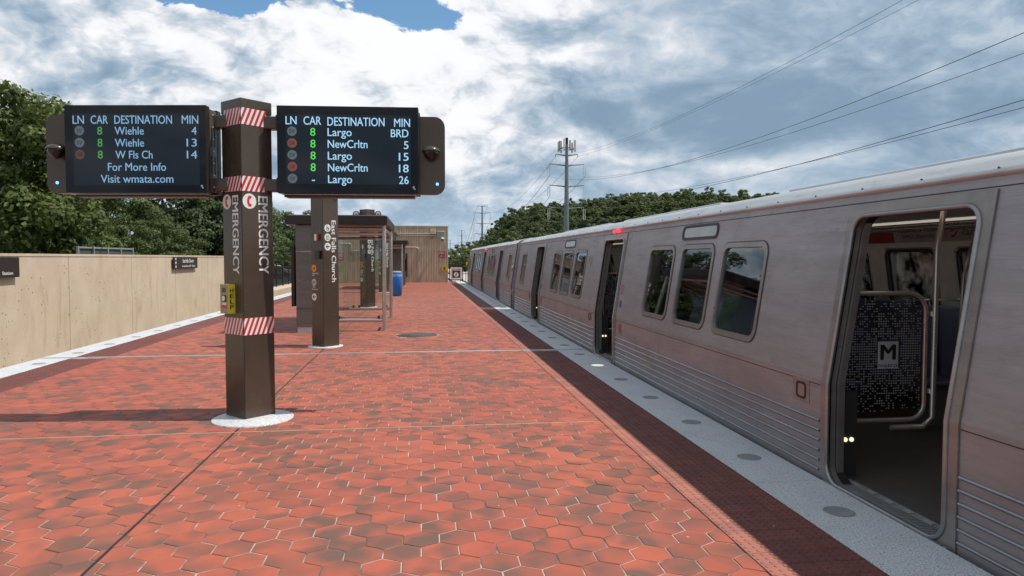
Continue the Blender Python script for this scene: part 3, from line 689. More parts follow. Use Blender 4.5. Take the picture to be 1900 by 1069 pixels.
# arrival displays
def display(x0, y0, x1, y1, zb, zt, ext_left, lines, circles, px, label, dim, side):
    """front face from (x0,y0) to (x1,y1); px = source text rectangle (xa,xb,ya,yb)"""
    A, B = Vector((x0, y0, 0)), Vector((x1, y1, 0)); u = (B-A).normalized(); nrm = u.cross(Z); wd = (B-A).length
    t = thing('arrival_display', tuple((A+B)/2+Vector((0, 0, zb))), label, 'display', 'arrival screens on the pylon')
    def Q(a, z, o=0.0): return A+u*a+Z*z+nrm*o
    H_ = zt-zb
    for sgn, off in ((1, 0.0), (-1, -.36)):
        MB().obox(Q(wd/2, zb+H_/2, off-sgn*.045), u, Z, nrm, wd/2, H_/2, .045).build('screen_case', 'bronze_dark', t, bevel=.006)
        MB().obox(Q(wd/2, zb+H_/2, off+sgn*.0015), u, Z, nrm, wd/2-.004, H_/2-.004, .002).build('screen_glass', 'scr', t)
    # mounting plate with rounded outer end between the two cases
    ex = .27
    if ext_left: P = rrect(-ex, wd-.04, zb+.005, zt-.07, (.11, .01, .01, .11), 7)
    else: P = rrect(.04, wd+ex, zb+.005, zt-.07, (.01, .11, .11, .01), 7)
    MB().prism(P, nrm, A-nrm*.23, u, Z, .10).build('mounting_plate', 'bronze', t, bevel=.008)
    MB().obox(Q(wd/2, zb-.022, -.17), u, Z, nrm, wd/2-.05, .012, .10).build('cable_tray', 'bronze_dark', t, bevel=.003)
    MB().obox(Q(wd/2+(-.02 if ext_left else .0), zb-.008, -.17), u, Z, nrm, wd/2-.03, .003, .11).build('tray_lip', 'tube', t)
    # slotted side bracket facing the pylon
    xi = wd if ext_left else 0.0; sg = 1 if ext_left else -1
    MB().obox(Q(xi-sg*.012, zb+H_/2, -.18), u, Z, nrm, .008, H_/2-.02, .085).build('side_bracket', 'clad', t, bevel=.002)
    q = MB()
    for zc_ in (.34, .66):
        for o_ in (-.135, -.215): MB().obox(Q(xi-sg*.003, zb+H_*zc_, o_), u, Z, nrm, .003, .09, .009).build('slot', 'black', t)
    q = MB()
    for zc_ in np.linspace(.08, .92, 7): MB().sphere(Q(xi-sg*.002, zb+H_*zc_, -.175), .009, 8).build('bolt', 'chrome', t)
    # dome camera + blue lamp on the plate
    xcam = -ex*.42 if ext_left else wd+ex*.47
    c = Q(xcam, zb+H_*.50, -.045)
    MB().lathe(c+Z*.0, (0, 0, 1), [(.0, .095), (.010, .098), (.035, .075), (.055, .04), (.062, 0)], 24).build('camera_hood', 'bronze', t)
    q = MB().obox(Q(xcam, zb+H_*.50+.005, -.10), u, Z, nrm, .03, .03, .05); q.build('camera_arm', 'bronze', t)
    MB().lathe(c, (0, 0, -1), [(0, .080), (.02, .080), (.05, .066), (.085, .03), (.092, 0)], 24).build('camera_dome', 'lens', t)
    xl = -ex*.62 if ext_left else wd+ex*.70
    q = MB(); disc(q, Q(xl, zb+H_*.13, -.13), u, Z, .014, .004, 16); q.build('blue_lamp', 'ledblue', t)
    # screen content
    xa, xb, ya, yb = px
    def fx(v): return (v-xa)/(xb-xa)*wd
    def fz(v): return zt-(v-ya)/(yb-ya)*H_
    la = lines['area']
    MB().prism([(fx(la[0]), fz(la[3])), (fx(la[1]), fz(la[3])), (fx(la[1]), fz(la[2])), (fx(la[0]), fz(la[2]))], nrm, A+nrm*.0036, u, Z, .0004).build('lit_screen', 'scrlit', t)
    tm, gm = ('ledtxt_dim', 'ledgreen_dim') if dim else ('ledtxt', 'ledgreen')
    for s_, a0, a1, c0, c1 in lines['t']:
        text(s_, Q(fx(a0), fz(c1), .0042), u, Z, fx(a1)-fx(a0), fz(c0)-fz(c1), gm if s_ == '8' else tm, t, .006, off=.0004, th=.0002)
    for cx_, cy_, r_, kind_ in circles:
        q = MB(); disc(q, Q(fx(cx_), fz(cy_), .0044), u, Z, fx(xa+r_), .0003, 28); q.build('line_roundel', {'SV': 'scrcirc', 'OR': 'scrred_dim' if dim else 'scrred'}[kind_], t)
        text(kind_, Q(fx(cx_-25), fz(cy_+17), .0050), u, Z, fx(xa+50), H_*34/(yb-ya), 'ink', t, .004, off=.0003, th=.0002)
    q = MB(); disc(q, Q(wd*.965, zb+H_*.075, .0042), u, Z, .012, .0004, 12); disc(q, Q(wd*.972, zb+H_*.055, .0046), u, Z, .009, .0004, 12); q.build('screen_emblem', 'silverp', t)
    return t
LT = [('LN', 322, 425, 198, 270), ('CAR', 485, 642, 198, 270), ('DESTINATION', 700, 1222, 198, 270), ('MIN', 1310, 1460, 198, 270),
      ('8', 543, 588, 297, 365), ('Wiehle', 700, 965, 297, 365), ('4', 1397, 1443, 297, 365), ('8', 543, 588, 402, 470), ('Wiehle', 700, 965, 402, 470), ('13', 1350, 1443, 402, 470),
      ('8', 543, 588, 507, 575), ('W Fls Ch', 703, 1040, 507, 575), ('14', 1350, 1445, 507, 575), ('For More Info', 632, 1160, 614, 683), ('Visit wmata.com', 565, 1225, 719, 788)]
RT = [('LN', 328, 425, 213, 283), ('CAR', 485, 640, 213, 284), ('DESTINATION', 695, 1200, 217, 290), ('MIN', 1285, 1427, 222, 293)]
for i, (n_, mn, mx_) in enumerate((('Largo', 'BRD', 1255), ('NewCrltn', '5', 1370), ('Largo', '15', 1325), ('NewCrltn', '18', 1325), ('Largo', '26', 1325))):
    yb_ = 380+i*102.5; RT += [(n_, 695, 908 if n_ == 'Largo' else 1047, yb_-68, yb_), (mn, mx_, 1412, yb_-64, yb_+4)]
    RT += [('8', 543, 588, yb_-68, yb_)] if i < 4 else [('-', 553, 580, yb_-68, yb_)]
RT += []
display(-3.50, 7.62, -2.105, 7.436, 2.30, 3.165, True, {'area': (322, 1465, 178, 810), 't': LT}, [(380, 330, 43, 'SV'), (380, 435, 43, 'SV'), (380, 540, 43, 'OR')], (243, 1527, 104, 876),
        'left arrival screen showing Wiehle trains and Visit wmata.com, camera dome at its left end', True, -1)
display(-1.452, 7.56, -.020, 7.478, 2.315, 3.205, False, {'area': (328, 1432, 195, 800), 't': RT}, [(383, 342+102.5*i, 42, k) for i, k in enumerate(('SV', 'OR', 'SV', 'OR', 'SV'))], (249, 1500, 119, 880),
        'right arrival screen listing Largo and NewCrltn trains, camera dome at its right end', False, 1)
# the two cross beams are parts of the pylon
for z0, z1 in ((2.975, 3.105), (2.335, 2.465)):
    MB().box(-2.13, -2.03+.12, 7.62, 7.75, z0, z1).build('cross_beam', 'bronze', p1, bevel=.012)
    MB().box(-1.65, -1.43, 7.62, 7.75, z0, z1).build('cross_beam', 'bronze', p1, bevel=.012)
    MB().box(-1.47, -1.42, 7.60, 7.78, z0-.01, z1+.01).build('beam_flange', 'bronze_dark', p1, bevel=.004)

def name_pylon(y, label):
    t = pylon(P1X, y, 3.27, label, (P1X, y-.02, .32), 'dark pylons down the middle of the platform')
    text('East Falls Church', face_pt(t, 'R', .195, 2.345), -Z, UR, 1.14, .098, 'white', t, .02)
    # three roundels on the right face
    for k, (zc_, kind_) in enumerate(((2.20, 'w'), (2.03, 'e'), (1.86, 'a'))):
        c = face_pt(t, 'R', .105, zc_, .001); d_ = MB(); disc(d_, c, UR, Z, .070, .0015, 28); d_.build('icon_roundel', 'white', t)
        q = MB(); bb = c+NR*.0022
        if kind_ == 'a':
            q.prism([(-.045, 0), (-.004, .040), (.010, .040), (-.018, .010), (.045, .010), (.045, -.010), (-.018, -.010), (.010, -.040), (-.004, -.040)], NR, bb, UR, Z, .001)
        elif kind_ == 'e':
            q.prism(rrect(-.034, .034, -.045, .020, .004, 2), NR, bb, UR, Z, .001, holes=[rrect(-.026, -.003, -.038, .013, .002, 2), rrect(.003, .026, -.038, .013, .002, 2)])
            q.prism([(-.026, .03), (-.006, .03), (-.016, .045)], NR, bb, UR, Z, .001); q.prism([(.006, .045), (.026, .045), (.016, .03)], NR, bb, UR, Z, .001)
        else:
            q.prism(circ(.004, -.014, .031, 20), NR, bb, UR, Z, .001, holes=[circ(.004, -.014, .022, 20)]); q.prism(circ(-.012, .042, .009, 10), NR, bb, UR, Z, .001)
            q.prism([(-.018, .030), (-.008, .030), (-.004, .004), (.022, .004), (.034, -.030), (.025, -.032), (.015, -.006), (-.015, -.006)], NR, bb+NR*.0004, UR, Z, .001)
        q.build('icon', 'ink', t)
    # left face: alarm, speaker, line bullets
    MB().obox(face_pt(t, 'L', .20, 2.03, .02), UL, Z, NL, .05, .06, .02).build('alarm_box', 'white', t, bevel=.006)
    MB().obox(face_pt(t, 'L', .235, 2.03, .0215), UL, Z, NL, .018, .0605, .0215).build('alarm_red_cover', 'signred', t)
    MB().obox(face_pt(t, 'L', .225, 1.71, .02), UL, Z, NL, .07, .075, .02).build('speaker', 'bronze_dark', t, bevel=.004)
    for zc_, mm, tt in ((1.46, 'orange', 'OR'), (1.20, 'silverp', 'SV'), (.93, 'white', None)):
        c = face_pt(t, 'L', .085, zc_, .001); d_ = MB(); disc(d_, c, UL, Z, .068, .0015, 24); d_.build('line_bullet', mm, t)
        if tt: text(tt, c-UL*.042-Z*.022+NL*.0012, UL, Z, .084, .046, 'ink', t, .02)
        else:
            q = MB().prism([(-.045, 0), (-.004, .040), (.010, .040), (-.018, .010), (.045, .010), (.045, -.010), (-.018, -.010), (.010, -.040), (-.004, -.040)], NL, c+NL*.002, UL, Z, .001); q.build('icon', 'ink', t)
    for s_, zz_, w_ in (('Vienna/Fairfax-', 1.355, .20), ('GMU', 1.315, .06), ('Wiehle-', 1.10, .10), ('Reston East', 1.06, .16)):
        text(s_, face_pt(t, 'L', .03, zz_), UL, Z, w_, .026, 'white', t, .02)
    for sg in (-1, 1):
        c = Vector((P1X+sg*.36, y, 3.12))
        MB().tube([(P1X+sg*.2, y, 3.02), (P1X+sg*.30, y, 3.0), (P1X+sg*.36, y, 3.02)], .014, 8).build('lamp_arm', 'tube', t)
        g_ = MB().sphere(c, .115, 20).build('globe_lamp', 'globe', t); MB().sphere(c, .05, 12, 1.2).build('bulb', 'chrome', g_); MB().cyl(c-Z*.115, c-Z*.085, .05, .055, 14).build('lamp_collar', 'chrome', g_)
    return t
name_pylon(13.62, 'second dark pylon, orange OR and silver SV bullets, East Falls Church running down it')
name_pylon(24.3, 'third dark pylon, seen through the near shelter glass with Falls Church lettering')
name_pylon(34.8, 'fourth dark pylon, narrow strip seen through the glass left of the shelter posts')
name_pylon(45.2, 'farthest dark pylon, just left of the far shelter by the ribbed building')

# ------------------------------------------------------------------ shelters
def shelter(label, ox, oy, rot):
    """built in local metres: x 0 = left edge of the roof, y 0 = near edge"""
    t = thing('platform_shelter', (0, 0, 0), label, 'shelter', 'glass platform shelters')
    W_, D_ = 2.19, 4.25
    MB().box(0, W_, 0, D_, 2.385, 2.585).build('roof', 'bronze_dark', t, bevel=.012)
    MB().box(.06, W_-.06, .06, D_-.06, 2.586, 2.60).build('roof_sheet', 'tube', t)
    # clad service column
    c = MB().box(.20, .92, .10, 1.5, .13, 2.38).build('service_column', 'clad', t, bevel=.006)
    MB().box(.195, .925, .095, 1.505, 1.788, 1.80).build('panel_trim', 'tube', c); MB().box(.195, .925, .095, 1.505, .538, .546).build('panel_trim', 'dark', c)
    q = MB().cyl((.27, .095, 1.16), (.27, .085, 1.16), .012, n=10); q.build('lock', 'chrome', c)
    MB().box(.22, .90, .12, 1.48, 0, .128).build('column_plinth', 'granite', t)
    m_ = MB().box(.08, .155, .2, 1.5, .58, 1.93).build('map_case', 'bronze_dark', t, bevel=.006); MB().box(.155, .20, .5, 1.2, .9, 1.6).build('case_bracket', 'dark', m_)
    # posts
    PO = [(2.10, .33), (2.10, 4.0), (.30, 4.0), (.97, .33)]
    for x, y in PO:
        p_ = MB().cyl((x, y, 0), (x, y, 2.385), .047, n=16).build('post', 'tube', t); MB().cyl((x, y, 0), (x, y, .008), .075, n=16).build('post_foot', 'tube', p_)
    for (x, y) in ((2.19, 2.1),): pass
    p_ = MB().tube([(2.10, .33, 2.30), (2.10, 4.0, 2.30)], .035, 12).build('side_rail', 'tube', t)
    MB().tube([(2.10, .38, .24), (2.10, 1.2, .24)], .03, 12).build('side_rail', 'tube', t)
    for y in (.33, 4.0):
        for z in (2.31, 2.19): MB().tube([(.92 if y < 1 else .3, y, z), (2.06, y, z)], .037, 12).build('top_rail', 'tube', t)
        MB().tube([(.92 if y < 1 else .3, y, .245), (2.06, y, .245)], .040, 12).build('bottom_rail', 'tube', t)
        for xa, xb in (((1.02, 2.04),) if y < 1 else ((.34, 1.14), (1.16, 2.04))):
            g_ = MB().box(xa, xb, y-.006, y+.006, .33, 2.13).build('glass_panel', 'shelterglass', t)
            for xx in (xa+.07, xb-.07): MB().box(xx-.025, xx+.025, y-.016, y+.016, .28, .345).build('clamp', 'dark', g_)
    q = MB()
    for k in range(11): q.box(1.30+k*.052, 1.345+k*.052, 4.05 if False else 1.5, 3.7, 2.14, 2.145)
    MB().box(.45, 1.9, 2.9, 3.35, 2.36, 2.384).build('ceiling_panel', 'offwhite', t)
    t.rotation_euler = (0, 0, rot); t.location = (ox, oy, 0)
    return t
shelter('near glass shelter with dark flat roof and stainless posts behind the second pylon', -2.925, 16.0, 0)
shelter('far shelter with grey clad column, beside the blue bin near the ribbed building', -.69, 38.0+4.25, math.pi)

# recycling bin
rb = thing('recycling_bin', (-1.07, 31.4, 0), 'bright blue round recycling bin beyond the shelter posts', 'bin')
MB().lathe((-1.07, 31.4, 0), (0, 0, 1), [(.02, .20), (.03, .235), (1.0, .248), (1.02, .245)], 32).build('bin_body', 'blue', rb)
MB().lathe((-1.07, 31.4, 0), (0, 0, 1), [(1.02, .25), (1.045, .25), (1.075, .20), (1.085, .10), (1.086, 0)], 32).build('lid', 'greyp', rb)
# wrapped lettering
for i, chh in enumerate('RECYCLE'):
    a = R(-118+i*13.5); n_ = Vector((math.cos(a), math.sin(a), 0)); tdir = Vector((-math.sin(a), math.cos(a), 0))
    text(chh, Vector((-1.07, 31.4, .855))+n_*.249-tdir*.022, tdir, Z, .044, .09, 'white', rb, .03)
a = R(-118+7.2*13.5); n_ = Vector((math.cos(a), math.sin(a), 0)); tdir = Vector((-math.sin(a), math.cos(a), 0)); q = MB()
q.prism(circ(0, 0, .048, 6), n_, Vector((-1.07, 31.4, .90))+n_*.250, tdir, Z, .002, holes=[circ(0, 0, .022, 6)]); q.build('recycle_symbol', 'white', rb)

# ------------------------------------------------------------------ end building
BY = 48.55
bd = thing('ribbed_building', (-2, BY+1, 0), 'tan ribbed concrete service building closing the end of the platform', 'building')
MB().box(-5.9, 1.80, BY+.03, BY+4, -.02, 3.76).build('wall', 'ribc', bd)
q = MB(); x = -5.88
while x < 1.76:
    q.add([(x, BY+.032, 0), (x+.075, BY+.032, 0), (x+.062, BY-.012, 0), (x+.013, BY-.012, 0), (x, BY+.032, 3.74), (x+.075, BY+.032, 3.74), (x+.062, BY-.012, 3.74), (x+.013, BY-.012, 3.74)],
          [(0, 1, 5, 4), (1, 2, 6, 5), (2, 3, 7, 6), (3, 0, 4, 7), (4, 5, 6, 7)]); x += .112
q.build('rib', 'ribc', bd, recalc=True)['kind'] = 'stuff'
MB().box(-5.95, 1.86, BY-.03, BY+4.05, 3.761, 3.84).build('roof_edge', 'conduit', bd, bevel=.01)
MB().box(1.77, 1.84, BY-.02, BY+.03, 0, 3.75).build('corner_trim', 'conduit', bd)
for z in (3.17, 3.29): MB().tube([(-1.9, BY-.04, z), (.95, BY-.04, z)], .028, 8).build('conduit', 'conduit', bd)
MB().tube([(-1.0, BY-.04, 2.38), (-.32, BY-.04, 2.38), (-.2, BY-.04, 2.33), (-.15, BY-.04, 2.2), (-.15, BY-.04, 0)], .03, 8).build('conduit', 'conduit', bd)
MB().tube([(-5.3, BY-.04, 2.62), (-4.7, BY-.04, 2.62), (-4.62, BY-.04, 2.55), (-4.62, BY-.04, 2.2)], .03, 8).build('conduit', 'conduit', bd)
MB().tube([(-4.55, BY-.04, 2.12), (-3.4, BY-.04, 2.12)], .026, 8).build('conduit', 'conduit', bd)
MB().box(-4.75, -4.5, BY-.13, BY-.015, 2.0, 2.22).build('junction_box', 'greyp', bd, bevel=.01)
MB().box(1.06, 1.56, BY-.06, BY-.015, 3.02, 3.44).build('grey_plate', 'greyp', bd, bevel=.01)
MB().tube([(1.0, BY-.07, 3.45), (1.57, BY-.07, 3.45), (1.59, BY-.07, 3.42), (1.59, BY-.07, 2.6)], .015, 6).build('conduit', 'conduit', bd)
fl = thing('flood_lamp', (.80, BY, 3.2), 'square beige floodlight on a bracket near the building roof edge', 'lamp')
MB().box(.62, .98, BY-.46, BY-.14, 3.26, 3.60).build('lamp_housing', 'beige', fl, bevel=.02)
MB().tube([(.8, BY-.3, 3.27), (.8, BY-.3, 3.1), (.8, BY-.015, 3.05)], .03, 8).build('lamp_bracket', 'greyp', fl); MB().tube([(.8, BY-.3, 3.12), (.62, BY-.015, 2.95)], .018, 6).build('lamp_stay', 'greyp', fl)
cm = thing('wall_camera', (1.45, BY, 2.9), 'white dome security camera on the building wall below a grey plate', 'camera')
MB().tube([(1.45, BY-.02, 3.05), (1.45, BY-.22, 3.05), (1.45, BY-.25, 3.0)], .03, 8).build('camera_arm', 'offwhite', cm)
MB().lathe((1.45, BY-.26, 2.98), (0, 0, 1), [(-.06, .12), (0, .125), (.04, .09), (.055, 0)], 20).build('camera_shell', 'offwhite', cm); MB().lathe((1.45, BY-.26, 2.92), (0, 0, -1), [(0, .10), (.05, .085), (.09, .03), (.095, 0)], 20).build('camera_dome', 'lens', cm)
def red_sign(x, z, label):
    s = thing('warning_sign', (x, BY-.03, z), label, 'sign', 'red warning signs on the ribbed wall')
    MB().box(x, x+.37, BY-.035, BY-.015, z, z+.47).build('sign_panel', 'signred', s, bevel=.004)
    for t_, zz_, w_, h_ in (('DANGER', .36, .27, .06), ('NO ENTRY', .27, .29, .05), ('HIGH', .13, .12, .035), ('VOLTAGE', .07, .24, .035)): text(t_, (x+.185-w_/2, BY-.035, z+zz_), (1, 0, 0), Z, w_, h_, 'white', s, .02)
red_sign(1.20, 1.66, 'small red warning sign above the yellow 8 on the ribbed wall'); red_sign(-5.50, 1.50, 'red warning sign on the ribbed wall seen left of the shelter glass')
s = thing('number_sign', (1.6, BY-.03, .9), 'square yellow sign with black number 8 at the wall corner', 'sign')
MB().box(1.40, 1.75, BY-.04, BY-.017, .79, 1.13).build('sign_panel', 'signyellow', s, bevel=.004); text('8', (1.505, BY-.04, .85), (1, 0, 0), Z, .145, .22, 'ink', s, .03)
s = thing('vertical_sign', (1.8, BY-.03, 1.9), 'narrow white vertical notice beside the red sign at the wall corner', 'sign')
MB().box(1.62, 1.70, BY-.035, BY-.015, 1.66, 2.12).build('sign_panel', 'signred', s); text('DANGER', (1.635, BY-.036, 2.10), -Z, (1, 0, 0), .42, .05, 'white', s, .02)
# end-of-platform gate
gt = thing('end_gate', (2.4, 49.9, 0), 'white framed barrier gate with red and black no entry sign at platform end', 'gate')
for x in (1.98, 2.90): MB().box(x-.03, x+.03, 49.88, 49.94, 0, 1.15).build('post', 'dark', gt)
for z in (1.12, 1.0, .12): MB().box(1.86, 2.94, 49.895, 49.925, z-.02, z+.02).build('rail', 'dark', gt)
MB().prism(rrect(2.05, 2.85, .16, 1.0, .04, 3), (0, -1, 0), (0, 49.88, 0), (1, 0, 0), (0, 0, 1), .03, holes=[rrect(2.16, 2.73, .26, .90, .02, 3)]).build('white_frame', 'offwhite', gt)
MB().box(2.165, 2.725, 49.86, 49.875, .265, .895).build('sign_panel', 'ink', gt); MB().box(2.175, 2.715, 49.853, 49.859, .74, .885).build('red_header', 'signred', gt); text('DANGER', (2.22, 49.852, .78), (1, 0, 0), Z, .45, .08, 'white', gt, .02)
q = MB(); disc(q, (2.445, 49.858, .50), (1, 0, 0), Z, .20, .004); q.build('roundel', 'white', gt); q = MB()
q.prism(circ(0, 0, .20, 28), (0, -1, 0), (2.445, 49.853, .50), (1, 0, 0), (0, 0, 1), .003, holes=[circ(0, 0, .165, 28)]); q.obox((2.445, 49.8515, .50), (1, 0, 1), (-1, 0, 1), (0, 1, 0), .17, .014, .002); q.build('prohibition_ring', 'signred', gt)
q = MB(); q.prism(circ(0, .105, .028, 10), (0, -1, 0), (2.445, 49.8525, .50), (1, 0, 0), (0, 0, 1), .002)
q.prism([(-.03, .07), (.03, .07), (.075, .02), (.06, .005), (.03, .035), (.025, -.03), (.065, -.12), (.04, -.13), (0, -.05), (-.05, -.13), (-.075, -.12), (-.025, -.02), (-.03, .03), (-.06, -.01), (-.075, .0)], (0, -1, 0), (2.445, 49.8525, .50), (1, 0, 0), (0, 0, 1), .002); q.build('walking_figure', 'ink', gt)
fn = thing('black_railing', (2.5, 51.5, 0), 'black metal railing at the track end behind the gate', 'railing')
MB().box(1.9, 3.0, 51.48, 51.52, 1.10, 1.14).build('top_rail', 'black', fn); MB().box(1.9, 3.0, 51.48, 51.52, .1, .14).build('bottom_rail', 'black', fn)
for k in range(9): MB().box(1.9+k*.135, 1.925+k*.135, 51.49, 51.51, -.2, 1.12).build('baluster', 'black', fn)

# ------------------------------------------------------------------ train
KZ = .72; SLOPE = .155; TX = 2.985; TC = 4.51
def prof_x(z): return TX+(max(0, z-KZ)*SLOPE)
CARN = {}
def sheet(poly, holes, side, off, thick, name, mat, parent, label=None, cuts=(KZ,)):
    """flat outline in (y,z) draped on the car side; side -1 = platform side, +1 = far side; off = outward offset"""
    loops = [list(poly)]+[list(h) for h in holes]; flat = [q for L in loops for q in L]
    bm = bmesh.new(); vs = [bm.verts.new((0, y, z)) for y, z in flat]
    for tr in tessellate_polygon([[Vector((y, z, 0)) for y, z in L] for L in loops]):
        try: bm.faces.new([vs[i] for i in tr])
        except ValueError: pass
    for cz in cuts: bmesh.ops.bisect_plane(bm, geom=bm.verts[:]+bm.edges[:]+bm.faces[:], plane_co=(0, 0, cz), plane_no=(0, 0, 1))
    for v in bm.verts: v.co.x = prof_x(v.co.z)-off
    bmesh.ops.recalc_face_normals(bm, faces=bm.faces)
    if bm.faces and sum(f.normal.x*f.calc_area() for f in bm.faces) > 0: bmesh.ops.reverse_faces(bm, faces=bm.faces)
    # inward copy and rim
    be = [e for e in bm.edges if len(e.link_faces) == 1]; mp = {v: bm.verts.new(v.co+Vector((thick, 0, 0))) for v in list(bm.verts)}
    for f in list(bm.faces): bm.faces.new([mp[v] for v in reversed(f.verts)])
    for e_ in be:
        a, b_ = e_.verts; bm.faces.new((a, b_, mp[b_], mp[a]))
    if side > 0:
        for v in bm.verts: v.co.x = 2*TC-v.co.x
    bmesh.ops.recalc_face_normals(bm, faces=bm.faces)
    org = ORG[parent.name]
    for v in bm.verts: v.co -= org
    me = bpy.data.meshes.new(name); bm.to_mesh(me); bm.free(); me.materials.append(M[mat]); o = bpy.data.objects.new(name, me); COL.objects.link(o); o.parent = parent; ORG[o.name] = org
    if label: o['label'] = label
    return o
def winset(cy, dpitch=7.12):
    out = []
    for k in (-1, 0, 1):
        for i in (-1, 0, 1):
            pass
    for c in (cy-dpitch/2, cy+dpitch/2):
        for i in (-1, 0, 1): out.append((c+i*1.195-.02, .99))
    for c in (cy-dpitch-2.85, cy+dpitch+2.85): out.append((c, .90))
    return out
def car(cy, label, detail, cab=False):
    t = thing('rail_car', (TC, cy, TBZ), label, 'train car', 'coupled cars of the silver train')
    y0, y1 = cy-11.28, cy+11.28; doors = [cy-7.12, cy, cy+7.12]; ZB, ZT = -.10, 2.115; DH = .69; OH = .60; WZ0, WZ1 = .875, 1.805
    wins = winset(cy)
    for side in (-1, 1):
        outer = []; edges = [y0]+[q for d in doors for q in (d-DH, d+DH)]+[y1]
        # notch outline below the door heads
        P = [(y0, ZB)]
        for d in doors: P += [(d-DH, ZB), (d-DH, 2.035), (d+DH, 2.035), (d+DH, ZB)]
        P += [(y1, ZB), (y1, ZT), (y0, ZT)]
        hol = [rrect(c-w_/2+.03, c+w_/2-.03, WZ0+.03, WZ1-.03, .10, 4)[::-1] for c, w_ in wins]
        sg = [] if side > 0 else [(cy-7.12/2, 1.0), (cy+7.12/2, 1.0)]
        sheet(P, hol, side, 0, .02, 'side_panel', 'carsteel', t)
        # inner lining
        hol2 = [rrect(c-w_/2+.06, c+w_/2-.06, WZ0+.05, WZ1-.05, .09, 4)[::-1] for c, w_ in wins]
        P2 = [(y0+.1, .02)]
        for d in doors: P2 += [(d-DH-.02, .02), (d-DH-.02, 1.97), (d+DH+.02, 1.97), (d+DH+.02, .02)]
        P2 += [(y1-.1, .02), (y1-.1, 2.05), (y0+.1, 2.05)]
        sheet(P2, hol2, side, -.11, .015, 'inner_lining', 'inner', t)
        for c, w_ in wins:
            f_ = sheet(rrect(c-w_/2, c+w_/2, WZ0, WZ1, .125, 6), [rrect(c-w_/2+.048, c+w_/2-.048, WZ0+.048, WZ1-.048, .085, 5)[::-1]], side, .010, .05, 'window', 'trim', t)
            sheet(rrect(c-w_/2-.011, c+w_/2+.011, WZ0-.011, WZ1+.011, .134, 6), [rrect(c-w_/2+.02, c+w_/2-.02, WZ0+.02, WZ1-.02, .11, 5)[::-1]], side, .004, .01, 'outer_gasket', 'iron', f_)
            sheet(rrect(c-w_/2+.045, c+w_/2-.045, WZ0+.045, WZ1-.045, .085, 5), [], side, -.012, .006, 'pane', 'farglass' if side > 0 else 'carglass', f_)
            sheet(rrect(c-w_/2+.03, c+w_/2-.03, WZ0+.03, WZ1-.03, .10, 5), [rrect(c-w_/2+.085, c+w_/2-.085, WZ0+.085, WZ1-.085, .07, 5)[::-1]], side, -.095, .03, 'gasket', 'black', f_)
        for d in doors:
            f_ = sheet([(d-DH+.002, ZB), (d+DH-.002, ZB), (d+DH-.002, 2.033), (d-DH+.002, 2.033)], [rrect(d-OH, d+OH, .0, 1.955, (.14, .14, .12, .12), 6)[::-1]], side, .012, .03, 'door_frame', 'trim', t)
            if detail and side < 0:
                q = MB()
                for zr in np.arange(.05, 2.0, .085):
                    for yr in (d-DH+.022, d+DH-.022): q.box(prof_x(zr)-.0145, prof_x(zr)-.011, yr-.0032, yr+.0032, zr-.0032, zr+.0032)
                q.build('frame_rivet', 'greyp', f_)['kind'] = 'stuff'
            # rolled lip round the opening
            rim = rrect(d-OH, d+OH, .0, 1.955, (.14, .14, .12, .12), 6); rp = []
            for y_, z_ in rim: rp.append((y_, z_))
            pts = []
            for i in range(len(rp)):
                a_, b_ = rp[i], rp[(i+1) % len(rp)]; pts.append(a_)
                if (a_[1]-KZ)*(b_[1]-KZ) < 0: k_ = (KZ-a_[1])/(b_[1]-a_[1]); pts.append((a_[0]+(b_[0]-a_[0])*k_, KZ))
            sx = lambda x: x if side < 0 else 2*TC-x
            MB().tube([(sx(prof_x(z_)-.012), y_, z_) for y_, z_ in pts], .017, 8, True).build('lip', 'rib', f_)
            # reveal going into the body
            for nm_, off0, off1, mt_ in (('reveal', -.005, -.055, 'trim'), ('rubber_seal', -.056, -.125, 'black')):
                vs = []; n_ = len(pts)
                for of in (off0, off1):
                    vs += [(sx(prof_x(z_)-of), y_, z_) for y_, z_ in pts]
                o_ = MB().add(vs, [(i, (i+1) % n_, n_+(i+1) % n_, n_+i) for i in range(n_)]).build(nm_, mt_, f_)
            if side > 0:
                dl = sheet(rrect(d-OH-.03, d-.004, .02, 1.97, .02, 2), [rrect(d-OH+.12, d-.14, .95, 1.72, .06, 4)[::-1]], side, -.06, .035, 'door_leaf', 'carsteel', t)
                sheet(rrect(d-OH+.11, d-.13, .94, 1.73, .06, 4), [], side, -.075, .006, 'pane', 'carglass', dl)
                dl = sheet(rrect(d+.004, d+OH+.03, .02, 1.97, .02, 2), [rrect(d+.14, d+OH-.12, .95, 1.72, .06, 4)[::-1]], side, -.06, .035, 'door_leaf', 'carsteel', t)
                sheet(rrect(d+.13, d+OH-.11, .94, 1.73, .06, 4), [], side, -.075, .006, 'pane', 'carglass', dl)
            else:
                # leading edges of the open leaves in their pockets
                for e_, s_ in ((d-OH+.012, 1), (d+OH-.012, -1)):
                    sheet([(e_-.012, .03), (e_+.012, .03), (e_+.012, 1.94), (e_-.012, 1.94)], [], side, -.062, .05, 'door_leaf', 'trim', t, label='edge of the slid-open door leaf')
                # threshold
                th = MB().box(TX-.03, TX+.20, d-OH-.03, d+OH+.03, -.035, -.004).build('threshold', 'greyp', t)
                q = MB()
                for k in range(48): q.box(TX+.02, TX+.13, d-.575+k*.0245, d-.575+k*.0245+.012, -.004, .003)
                q.build('tread', 'greyp', th); MB().box(TX-.035, TX-.015, d-OH, d+OH, -.03, .004).build('nosing', 'trim', th); 
                for k in range(6): MB().box(TX+.135, TX+.165, d-.5+k*.19, d-.43+k*.19, -.004, .008).build('track_block', 'conduit', th)
        # corrugation bars
        segs = [(edges[i], edges[i+1]) for i in range(0, len(edges), 2)]
